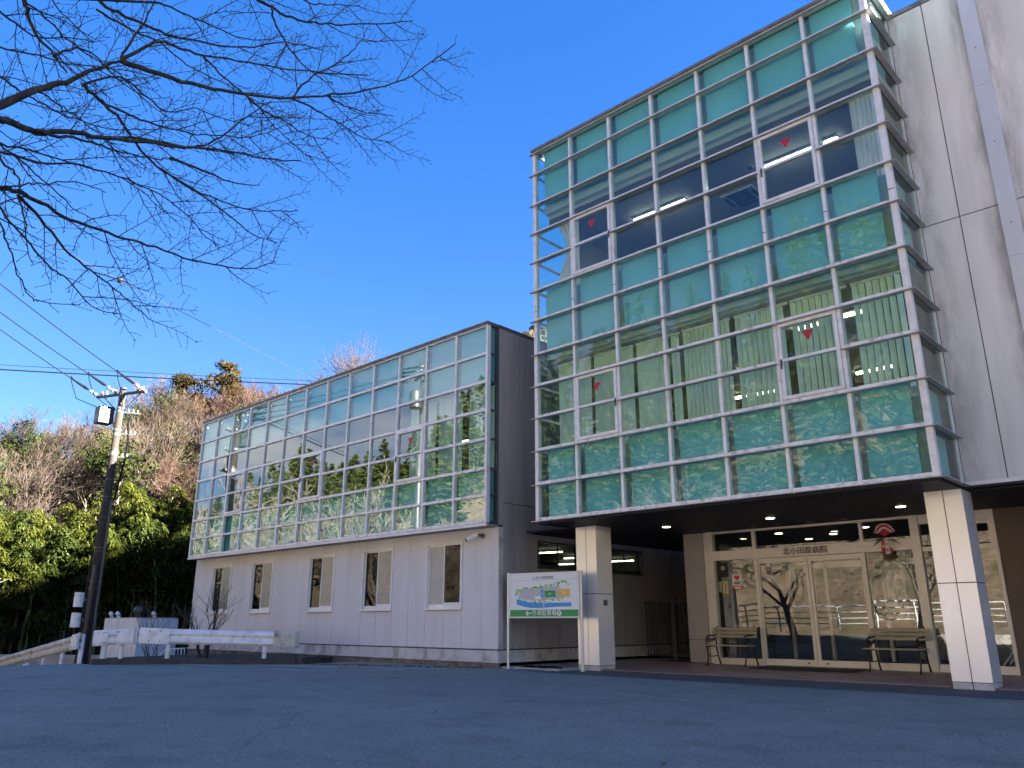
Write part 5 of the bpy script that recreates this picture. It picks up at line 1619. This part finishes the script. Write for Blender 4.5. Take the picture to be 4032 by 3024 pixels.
# bamboo grove at the foot of the hill
for k in range(78):
    row = k % 3
    y = -13 + 26 * ((k // 3) + vr.random()) / 26
    x = -33.5 - row * 3.4 + vr.uniform(-1.3, 1.3) - .12 * y
    kind = vr.choice((0, 1, 2)) if row else vr.choice((0, 3, 4))
    s = vr.uniform(.66, 1.10) * (.80 + .32 * sstep(-10, 6, y))
    lab = ('dark arching bamboo in the front row', 'yellow green bamboo in the middle rows', 'yellow green bamboo at the upper edge')[row]
    side = ' left of the utility pole' if math.degrees(math.atan2(x - 11.88, y + 13.48)) < -70.6 else ' right of the utility pole'
    plant('bamboo', BAM[kind], lab + side, 'bamboo', x, y, vr.uniform(0, 6.28), s, ('bamboo front row', 'bamboo middle rows', 'bamboo upper edge')[row] + side)
# woods on the slope
cnt = 0
while cnt < 190:
    x, y = vr.uniform(-104, -40), vr.uniform(-14, 62)
    s_ = -.8 * x + .6 * y
    if s_ < 34 or s_ > 104: continue
    az = math.degrees(math.atan2(x - 11.88, y + 13.48))
    if az > -56: continue
    cnt += 1
    q = vr.random()
    dark = az < -68
    where = ('low', 'halfway up', 'high')[0 if s_ < 52 else 1 if s_ < 76 else 2] + ' on the slope ' + ('left of the utility pole' if az < -70.6 else 'between the utility pole and the annex')
    if q < (.84 if not dark else .46):
        k = vr.choice((0, 2)) if (vr.random() < .6 and not dark) else vr.choice((1, 3))
        plant('bare_tree', BARE[k], ('leafless reddish brown tree ' if k in (0, 2) else 'leafless grey brown tree ') + where, 'tree', x, y, vr.uniform(0, 6.28), vr.uniform(.75, 1.25), ('reddish bare trees ' if k in (0, 2) else 'grey bare trees ') + where)
    else:
        plant('evergreen_tree', vr.choice(EVER), 'dark evergreen tree ' + where, 'tree', x, y, vr.uniform(0, 6.28), vr.uniform(.55, 1.0), 'evergreen trees ' + where)
plant('cedar_tree', CEDAR[0], 'large rust tinged evergreen on the hilltop, bigger of the pair', 'tree', -86.5, 34.3, .4, .92)
plant('cedar_tree', CEDAR[1], 'lower dark evergreen on the hilltop beside the bigger one', 'tree', -88.8, 30.0, 1.4, .80)
plant('cedar_tree', CEDAR[1], 'evergreen top at the hill edge close to the annex roof', 'tree', -83.5, 41.0, 2.4, .62)
big = mk(bare_tree(77, 15.0, .60, 6, (6, 5, 4, 3, 3), thin=.013, up=.40), 'trunk', 'bark_grey', 'twigs', 'bark_grey')
plant('bare_tree', big, 'broad leafless tree rising behind the annex roof', 'tree', -44.0, 28.6, .7, 1.32, z=11.0)
plant('bare_tree', big, 'leafless tree at the gap between annex and tall block', 'tree', -18.3, 20.4, 3.6, 1.30, z=1.8)
gl_ = mk(evergreen(401, 8.0, 1.5, 1500, .34, .35, 22), 'trunk', 'bark_trunk', 'crown', 'grey_leaf')
plant('evergreen_tree', gl_, 'dull grey leaved tree right against the edge of the tall block', 'tree', -17.75, 20.4, .2, 2.05, z=1.8)
plant('evergreen_tree', EVER[0], 'green tree top just showing over the middle of the annex roof', 'tree', -31.5, 26.0, .2, 1.95, z=4.0)
# undergrowth over the slope
ug = MB()
for _ in range(16000):
    x, y = vr.uniform(-100, -31), vr.uniform(-14, 55)
    if -.8 * x + .6 * y < 24 or math.degrees(math.atan2(x - 11.88, y + 13.48)) > -56: continue
    z = terrain(x, y)
    v = rvec(vr); v.z = abs(v.z) * .8
    u = v.cross(rvec(vr)).normalized()
    leaf_quad(ug, Vector((x, y, z + vr.uniform(.05, .9))), u, v.normalized(), vr.uniform(.3, .8), vr.uniform(.2, .5))
tag(ug.build('undergrowth', 'brush_leaf'), 'brown winter undergrowth covering the hillside under the trees', 'undergrowth', kind='stuff')
# wooded ridge and river bank behind the camera, seen mirrored in the glass
fm = MB()
for i in range(430):
    x = vr.uniform(-125, 45); y = -47 - 36 * vr.random() ** 1.2
    z = terrain(x, y)
    H_ = vr.uniform(12, 19) * (1 - .35 * sstep(-20, -110, x))
    for _ in range(230):
        t = vr.random() ** .8
        rr = 3.0 * (1 - t) ** .8 * vr.uniform(.4, 1); a = vr.uniform(0, 6.283)
        u = Vector((math.cos(a), math.sin(a), -.2 + .5 * t)) + rvec(vr) * .4
        leaf_quad(fm, Vector((x + rr * math.cos(a), y + rr * math.sin(a), z + H_ * (.12 + .88 * t))), u.normalized(), u.cross(rvec(vr)).normalized(), vr.uniform(.6, 1.3), vr.uniform(.25, .6))
tag(fm.build('conifer_forest', 'cedar_leaf'), 'sunlit conifer wood on the ridge across the river', 'forest', kind='stuff')
bb = MB()
for _ in range(14000):
    x, y = vr.uniform(-50, 30), vr.uniform(-53, -38)
    v = rvec(vr); v.z = abs(v.z)
    leaf_quad(bb, Vector((x, y, terrain(x, y) + vr.uniform(0, .35))), v.cross(rvec(vr)).normalized(), v, vr.uniform(.05, .22), vr.uniform(.03, .10))
tag(bb.build('bank_scrub', 'dry_leaf'), 'brown scrub on the far river bank', 'undergrowth', kind='stuff')
RIV = [mk(bare_tree(500 + i, 9.5, .75, 6, (5, 4, 4, 3, 3), thin=.024, up=.12, r0=.24), 'trunk', 'bark_light', 'twigs', 'bark_light') for i in range(2)]
for k, (x, y, s, w) in enumerate(((-15, -22.6, 1.0, 'beside the ramp'), (-8.5, -22.9, 1.05, 'second from the ramp'), (-24, -22.8, 1.15, 'down the ramp'), (-33, -22.3, 1.2, 'at the foot of the ramp'), (-1.5, -22.9, .95, 'opposite the annex corner'), (13, -23, 1.0, 'opposite the long block'), (-29, -17.8, 1.5, 'largest on the ramp side'), (-38, -23, 1.7, 'far down the river'), (-46, -19, 1.6, 'near the far bend'), (-57, -22, 1.9, 'last in the row'))):
    plant('river_tree', RIV[k % 2], 'leafless pale barked tree by the river railing ' + w, 'tree', x, y, k * 1.3, s, 'bare trees along the river railing')
plant('roadside_tree', RIV[1], 'pale leafless tree reaching in beside the ramp at the far left', 'tree', -30.5, -4.9, 2.2, .85)
RL = thing('river_railing', 'white tubular railing along the river side of the road', 'railing', (0, -24.2, 0))
for i in range(34):
    x = -34 + i * 2.0
    zz = ramp_z(x) + .75
    MB().tube([(x, -24.2, zz - .1), (x, -24.15, zz + .7), (x, -24.0, zz + 1.25)], .05, 8).build('post', 'rail_white', RL)
for z, yy in ((1.25, -24.0), (.92, -24.09), (.60, -24.16), (.30, -24.19)):
    for (xa, xb) in ((-34, -28), (-28, -11), (-11, 32)):
        MB().tube([(xa, yy, ramp_z(xa) + .75 + z), (xb, yy, ramp_z(xb) + .75 + z)], .045 if z > 1 else .032, 8).build('rail', 'rail_white', RL)
for (xa, xb) in ((-34, -28), (-28, -11), (-11, 32)):
    MB().obox((xa, -24.25, ramp_z(xa) + .05), (xb, -24.25, ramp_z(xb) + .05), .3, .75).build('kerb_wall', 'plinth', RL)
rebase(RL, (0, -24.2, 0))
lv = MB()
for _ in range(70):
    x, y = vr.uniform(-6, 12), vr.uniform(-9.5, -.5)
    a = vr.uniform(0, 6.283); s = vr.uniform(.015, .04)
    p = Vector((x, y, .012))
    leaf_quad(lv, p, Vector((math.cos(a), math.sin(a), vr.uniform(-.1, .3))), Vector((-math.sin(a), math.cos(a), vr.uniform(-.1, .3))), s * 2, s)
tag(lv.build('scattered_leaves', 'dry_leaf'), 'few dry leaves scattered over the asphalt forecourt', 'leaves', kind='stuff')
# shrubs in and behind the bed
def shrub(seed, H, stems):
    rng = random.Random(seed)
    st_, tw_ = MB(), MB()
    def g_(p, d, L, r_, lvl):
        pts, rad = [p], [r_]
        q, dd = p, d
        for i in range(3):
            dd = (dd + rvec(rng) * .16 + Vector((0, 0, .10))).normalized()
            q = q + dd * L / 3; pts.append(q); rad.append(max(.0035, r_ * (1 - .5 * (i + 1) / 3)))
        (st_ if lvl == 0 else tw_).tube(pts, rad, 6 if lvl < 2 else 4, cap=False)
        if lvl < 3:
            for j in range((4, 4, 3)[lvl]):
                i = rng.choice((1, 2, 3)) if j else 3
                an = rng.uniform(.25, .75); sd = dd.cross(rvec(rng)).normalized()
                g_(pts[i], (dd * math.cos(an) + sd * math.sin(an) + Vector((0, 0, .12))).normalized(), L * rng.uniform(.5, .8), max(.004, rad[i] * .62), lvl + 1)
    for (dx, dy, lx, ly, r_) in stems:
        g_(Vector((dx, dy, 0)), Vector((lx, ly, 1)).normalized(), H * .40, r_, 0)
    return st_, tw_
plant('bare_shrub', mk(shrub(8, 2.1, [(-.12, 0, -.42, -.1, .05), (.08, .03, .20, .05, .055), (.02, .02, -.05, .1, .035)]), 'stem', 'bark_dark', 'twigs', 'bark_dark'), 'leafless dark shrub with forked stems growing in the planting bed', 'shrub', -9.55, -2.85, 0, 1.0, z=.08)
plant('bare_shrub', mk(shrub(15, 3.2, [(0, 0, -.25, .1, .035), (.25, .1, -.1, .0, .025)]), 'stem', 'bark_trunk', 'twigs', 'bark_trunk'), 'thin leafless bush against the far corner of the annex', 'shrub', -16.6, -1.2, .4, 1.0, z=-.9)
wm = MB()
for _ in range(500):
    p = Vector((-6.62, -1.74, 0)).lerp(Vector((-1.9, .12, 0)), vr.random())
    p += Vector((vr.gauss(0, .08), vr.gauss(.05, .08), .01))
    v = rvec(vr); v.z = abs(v.z)
    leaf_quad(wm, p, v.cross(rvec(vr)).normalized(), v, vr.uniform(.02, .06), vr.uniform(.01, .03))
tag(wm.build('fallen_leaves', 'brush_leaf'), 'dead leaves and weeds gathered along the foot of the annex wall', 'leaves', kind='stuff')

# ---------------------------------------------------------------- cherry tree reaching in from the side
CHERRY = [
  (0.0566, 0.0113, [(4.15,-12.39,5.4),(4.12,-12.2,5.63),(4.09,-11.92,5.96),(4.09,-11.7,6.18),(4.11,-11.46,6.46),(4.14,-11.25,6.68)]),
  (0.0198, 0.0079, [(4.14,-11.25,6.68),(4.22,-11.06,6.93),(4.26,-10.93,7.04),(4.25,-10.74,7.09),(4.25,-10.48,7.14),(4.29,-10.18,7.25),(4.36,-9.73,7.37),(4.48,-9.25,7.51),(4.72,-8.57,7.72)]),
  (0.0311, 0.0068, [(4.13,-11.25,6.68),(4.05,-10.82,6.79),(4.01,-10.34,6.93),(4.03,-9.85,7.1),(4.11,-9.26,7.31),(4.26,-8.77,7.56),(4.47,-8.25,7.83),(4.73,-7.84,8.14),(5.12,-7.44,8.67)]),
  (0.0156, 0.0059, [(4.14,-11.26,6.69),(4.2,-11.18,7.01),(4.26,-11.1,7.29),(4.32,-11.06,7.58)]),
  (0.0237, 0.0067, [(4.04,-11.63,7.44),(3.93,-11.51,7.4),(3.86,-11.28,7.44),(3.8,-10.96,7.51),(3.75,-10.63,7.59),(3.77,-10.26,7.73),(3.82,-9.82,7.9),(3.97,-9.36,8.17),(4.07,-8.85,8.31)]),
  (0.0415, 0.0079, [(4.55,-12.47,5.22),(4.39,-12.22,5.33),(4.29,-12.06,5.4),(4.19,-11.88,5.46),(4.09,-11.6,5.66),(3.97,-11.27,5.8),(3.88,-10.89,5.99),(3.81,-10.47,6.17),(3.76,-10.09,6.33),(3.75,-9.81,6.45),(3.72,-9.35,6.57),(3.75,-8.85,6.76)]),
  (0.018, 0.0058, [(4.25,-11.9,5.44),(4.14,-11.68,5.54),(4.02,-11.4,5.68),(3.91,-11.18,5.76),(3.81,-10.94,5.84),(3.72,-10.62,5.97),(3.7,-10.46,6.06)]),
  (0.0202, 0.0054, [(3.7,-10.46,6.06),(3.61,-10.05,6.14),(3.53,-9.66,6.18),(3.53,-9.27,6.31)]),
  (0.0182, 0.0064, [(3.77,-11.22,5.92),(3.69,-10.78,6.16),(3.6,-10.29,6.34),(3.6,-9.98,6.55),(3.65,-9.79,6.81),(3.72,-9.56,7.13),(3.79,-9.37,7.37)]),
  (0.0264, 0.008, [(4.65,-12.38,6.56),(4.57,-12.26,6.49),(4.48,-12.18,6.4),(4.4,-12.06,6.31),(4.33,-11.89,6.24),(4.27,-11.75,6.16)]),
  (0.0207, 0.0066, [(4.04,-11.54,6.26),(3.91,-11.34,6.26),(3.74,-11.04,6.25),(3.54,-10.8,6.17),(3.35,-10.48,6.11),(3.22,-10.08,6.1),(3.12,-9.59,6.12),(3.08,-9.1,6.19),(3.15,-8.48,6.42)]),
  (0.0145, 0.0056, [(3.61,-10.51,5.94),(3.43,-10.02,5.94),(3.25,-9.48,5.89),(3.14,-9.1,5.82),(3.11,-8.73,5.85)]),
  (0.0262, 0.0062, [(4.51,-12.3,4.61),(4.37,-12.11,4.69),(4.27,-11.95,4.76),(4.12,-11.72,4.81),(3.95,-11.47,4.83),(3.79,-11.16,4.88),(3.64,-10.79,4.95),(3.51,-10.4,5.03),(3.36,-9.91,5.09),(3.29,-9.43,5.2),(3.27,-9.14,5.28),(3.29,-8.82,5.49)]),
  (0.0175, 0.0051, [(4.16,-11.92,4.78),(3.92,-11.65,4.74),(3.68,-11.39,4.65),(3.46,-11.07,4.58),(3.28,-10.74,4.54),(3.13,-10.47,4.47),(2.98,-10.17,4.38)]),
  (0.0133, 0.0048, [(4.39,-12.17,4.58),(4.28,-12.06,4.55),(4.12,-11.9,4.49),(3.89,-11.64,4.41),(3.72,-11.42,4.35),(3.62,-11.24,4.33),(3.42,-10.95,4.21),(3.35,-10.81,4.2),(3.28,-10.57,4.23)]),
  (0.0106, 0.004, [(4.56,-12.16,4.4),(4.4,-12.05,4.33),(4.2,-11.91,4.23),(3.98,-11.76,4.1),(3.78,-11.58,3.99),(3.72,-11.47,3.99),(3.58,-11.08,4.11)]),
  (0.0231, 0.0069, [(4.51,-10.23,8.13),(4.41,-9.96,8.15),(4.37,-9.77,8.19),(4.34,-9.49,8.25),(4.37,-9.09,8.4),(4.43,-8.79,8.54),(4.6,-8.22,8.83),(4.73,-7.89,9.0)]),
  (0.0142, 0.0058, [(4.4,-9.79,8.15),(4.25,-9.65,8.09),(4.11,-9.39,8.03),(4.0,-9.12,7.99),(3.93,-8.76,7.97),(3.95,-8.59,8.0)]),
  (0.0143, 0.0051, [(3.94,-9.17,7.44),(4.03,-9.02,7.75),(4.18,-8.72,8.1),(4.28,-8.55,8.33),(4.37,-8.45,8.56),(4.42,-8.42,8.73)]),
  (0.0142, 0.005, [(4.02,-9.21,7.38),(4.02,-8.84,7.4),(4.01,-8.48,7.4),(4.01,-8.06,7.38),(4.1,-7.68,7.45)]),
  (0.0136, 0.0048, [(4.07,-9.87,7.07),(3.97,-9.54,7.05),(3.94,-9.2,7.07),(3.9,-8.87,7.06),(3.95,-8.51,7.16)]),
  (0.0129, 0.005, [(4.13,-8.79,7.6),(4.12,-8.5,7.6),(4.17,-8.16,7.65),(4.27,-7.79,7.74)]),
  (0.012, 0.0049, [(4.12,-10.43,7.25),(4.01,-10.15,7.22),(3.92,-9.86,7.2),(3.87,-9.65,7.18),(3.73,-9.24,7.08),(3.65,-8.92,7.01),(3.61,-8.57,6.96)]),
  (0.0152, 0.0054, [(4.15,-12.23,5.14),(4.08,-12.12,5.19),(3.94,-11.86,5.29),(3.84,-11.62,5.39),(3.76,-11.38,5.53),(3.68,-11.18,5.59),(3.52,-10.7,5.7),(3.32,-10.14,5.72),(3.12,-9.75,5.61),(3.01,-9.44,5.55)]),
  (0.0132, 0.0044, [(3.89,-12.2,5.35),(3.84,-12.08,5.39),(3.73,-11.77,5.51),(3.62,-11.43,5.6),(3.5,-10.94,5.71),(3.36,-10.53,5.69),(3.24,-10.26,5.61)]),
  (0.0126, 0.0046, [(3.95,-11.52,6.32),(3.97,-11.2,6.6),(3.84,-10.85,6.6),(3.75,-10.58,6.59),(3.79,-10.3,6.77),(3.77,-9.98,6.82),(3.78,-9.57,6.9)]),
  (0.0121, 0.0044, [(4.26,-11.88,6.29),(4.25,-11.71,6.48),(4.17,-11.5,6.56),(4.0,-11.25,6.55),(3.87,-10.96,6.58),(3.73,-10.6,6.61)]),
  (0.0151, 0.005, [(3.06,-12.19,6.61),(2.99,-12.07,6.63),(2.85,-11.81,6.64),(2.73,-11.54,6.67),(2.61,-11.19,6.73),(2.53,-10.78,6.84),(2.53,-10.2,7.14)]),
  (0.0147, 0.0053, [(2.45,-12.18,7.32),(2.4,-12.03,7.36),(2.34,-11.63,7.52),(2.29,-11.22,7.66),(2.3,-10.73,7.88),(2.3,-10.21,8.03)]),
  (0.0138, 0.0044, [(4.12,-12.48,6.63),(3.97,-12.25,6.66),(3.84,-12.0,6.7),(3.8,-11.69,6.89),(3.77,-11.42,7.02)]),
  (0.0136, 0.0048, [(3.77,-11.48,7.41),(3.71,-11.12,7.43),(3.7,-10.75,7.46),(3.63,-10.39,7.41),(3.64,-9.98,7.41),(3.64,-9.7,7.4)]),
  (0.0121, 0.0049, [(4.09,-10.97,7.64),(4.03,-10.61,7.75),(3.95,-10.19,7.85),(3.94,-9.77,7.98),(4.03,-9.37,8.22)]),
  (0.0127, 0.005, [(4.53,-9.69,8.4),(4.5,-9.35,8.47),(4.55,-9.05,8.61),(4.64,-8.7,8.77)]),
  (0.0145, 0.0062, [(4.63,-12.28,5.08),(4.46,-12.17,4.92),(4.4,-12.04,4.88),(4.33,-11.96,4.81),(4.25,-11.94,4.73)]),
  (0.0099, 0.004, [(4.25,-11.94,4.73),(4.09,-11.81,4.61),(3.92,-11.74,4.46),(3.77,-11.6,4.32)]),
]

CT = thing('cherry_tree', 'bare cherry tree whose dark twiggy branches spread across the upper sky', 'tree', (5.3, -15.8, 0))
cr_ = random.Random(9)
fork = Vector((5.05, -15.1, 3.3))
MB().tube([(5.3, -15.8, -.3), (5.32, -15.75, .2), (5.2, -15.5, 1.6), fork, Vector((4.9, -14.6, 4.2))], [.34, .26, .21, .17, .12], 14).build('trunk', 'bark_dark', CT, smooth=True)
allpts = []
_base = list(CHERRY)
for k in range(6):
    ra, rb, P = _base[cr_.choice((1, 2, 5, 8, 10, 11, 12, 13, 14, 22, 23, 24, 25, 26, 27))]
    host = _base[cr_.choice((0, 2, 5, 5, 10, 12, 12, 23, 24, 9))][2]
    i = cr_.randrange(0, max(1, int(len(host) * .55)))
    o_ = Vector(host[i]); s_ = Vector(P[0])
    vw = (o_ - Vector((11.88, -13.48, 1.0))).normalized()
    rot = Matrix.Rotation(cr_.uniform(-.40, .40), 3, vw) @ Matrix.Rotation(cr_.uniform(-.25, .25), 3, Vector((0, 0, 1)))
    f = cr_.uniform(.40, .72)
    CHERRY.append((max(.010, ra * .5), .0045, [tuple(o_ + rot @ ((Vector(p) - s_) * f)) for p in P]))
def smooth_path(P, sub=4):
    P = [Vector(p) for p in P]
    out = []
    for i in range(len(P) - 1):
        a, b, c, d = P[max(0, i - 1)], P[i], P[i + 1], P[min(len(P) - 1, i + 2)]
        for k in range(sub):
            t = k / sub
            out.append(.5 * ((2 * b) + (c - a) * t + (2 * a - 5 * b + 4 * c - d) * t * t + (3 * b - a - 3 * c + d) * t ** 3))
    out.append(P[-1])
    return out
for bi, (ra, rb, P) in enumerate(CHERRY):
    pts = smooth_path(P)
    n = len(pts)
    pts = [p + rvec(cr_) * (.012 if 0 < i < n - 1 else 0) for i, p in enumerate(pts)]
    rad = [ra + (rb - ra) * (i / (n - 1)) ** .7 for i in range(n)]
    near = min(((p - pts[0]).length for p in allpts), default=9)
    bm_ = MB()
    if near > .25:
        s0 = fork if bi == 0 or not allpts else fork + Vector((0, .3, .5))
        mid = s0.lerp(pts[0], .5) + Vector((.15, 0, .25))
        pre = smooth_path([s0, mid, pts[0]], 5)[:-1]
        rr = [max(ra * 1.8, .03) + (ra - max(ra * 1.8, .03)) * i / len(pre) for i in range(len(pre))]
        bm_.tube(pre + pts, rr + rad, 9)
    else:
        bm_.tube(pts, rad, 8)
    bo = bm_.build('branch', 'bark_dark', CT, smooth=True)
    allpts += pts
    tw = MB()
    L = 0
    nxt = .05
    side_s = 1
    for i in range(1, n):
        seg = (pts[i] - pts[i - 1]); L += seg.length
        d = seg.normalized()
        while L > nxt:
            nxt += cr_.uniform(.07, .17)
            side_s = -side_s
            viewv = (pts[i] - Vector((11.88, -13.48, 1.0))).normalized()
            sd = (d.cross(viewv) * side_s + rvec(cr_) * .55).normalized()
            an = cr_.uniform(.55, 1.0)
            q = pts[i] - seg * cr_.random()
            big_ = cr_.random() < .35 and ra > .011
            ln = cr_.uniform(.35, .95) if big_ else cr_.uniform(.05, .26)
            dd = (d * math.cos(an) + sd * math.sin(an)).normalized()
            tp = [q]
            for k in range(4):
                dd = (dd + rvec(cr_) * .14 + d * .12 + Vector((0, 0, .03))).normalized()
                tp.append(tp[-1] + dd * ln / 4)
            r0_ = min(.0065 if big_ else .0042, rad[i])
            tw.tube(tp, [r0_, r0_ * .85, r0_ * .7, r0_ * .6, .0026], 4, cap=False)
            tw.tube([tp[-1], tp[-1] + dd * .012, tp[-1] + dd * .028], [.003, .0055, .001], 4, cap=False)
            if big_:
                m_ = int(ln / .075)
                for k in range(m_):
                    t = (k + cr_.random()) / m_ * 3.99
                    j = int(t); s_ = tp[j].lerp(tp[j + 1], t - j)
                    s2 = (dd.cross(viewv) * (1 if k % 2 else -1) + rvec(cr_) * .6).normalized()
                    e_ = (dd * .75 + s2 * .7).normalized()
                    l2 = cr_.uniform(.04, .20)
                    e2 = (e_ + rvec(cr_) * .25).normalized()
                    tw.tube([s_, s_ + e_ * l2 * .5, s_ + e_ * l2 * .5 + e2 * l2 * .5], [.0036, .003, .0022], 3, cap=False)
                    tw.tube([s_ + e_ * l2 * .5 + e2 * l2 * .5, s_ + e_ * l2 * .5 + e2 * (l2 * .5 + .012), s_ + e_ * l2 * .5 + e2 * (l2 * .5 + .026)], [.0025, .005, .001], 4, cap=False)
    tw.build('twigs', 'bark_dark', bo, kind='stuff')
rebase(CT, (5.3, -15.8, 0))
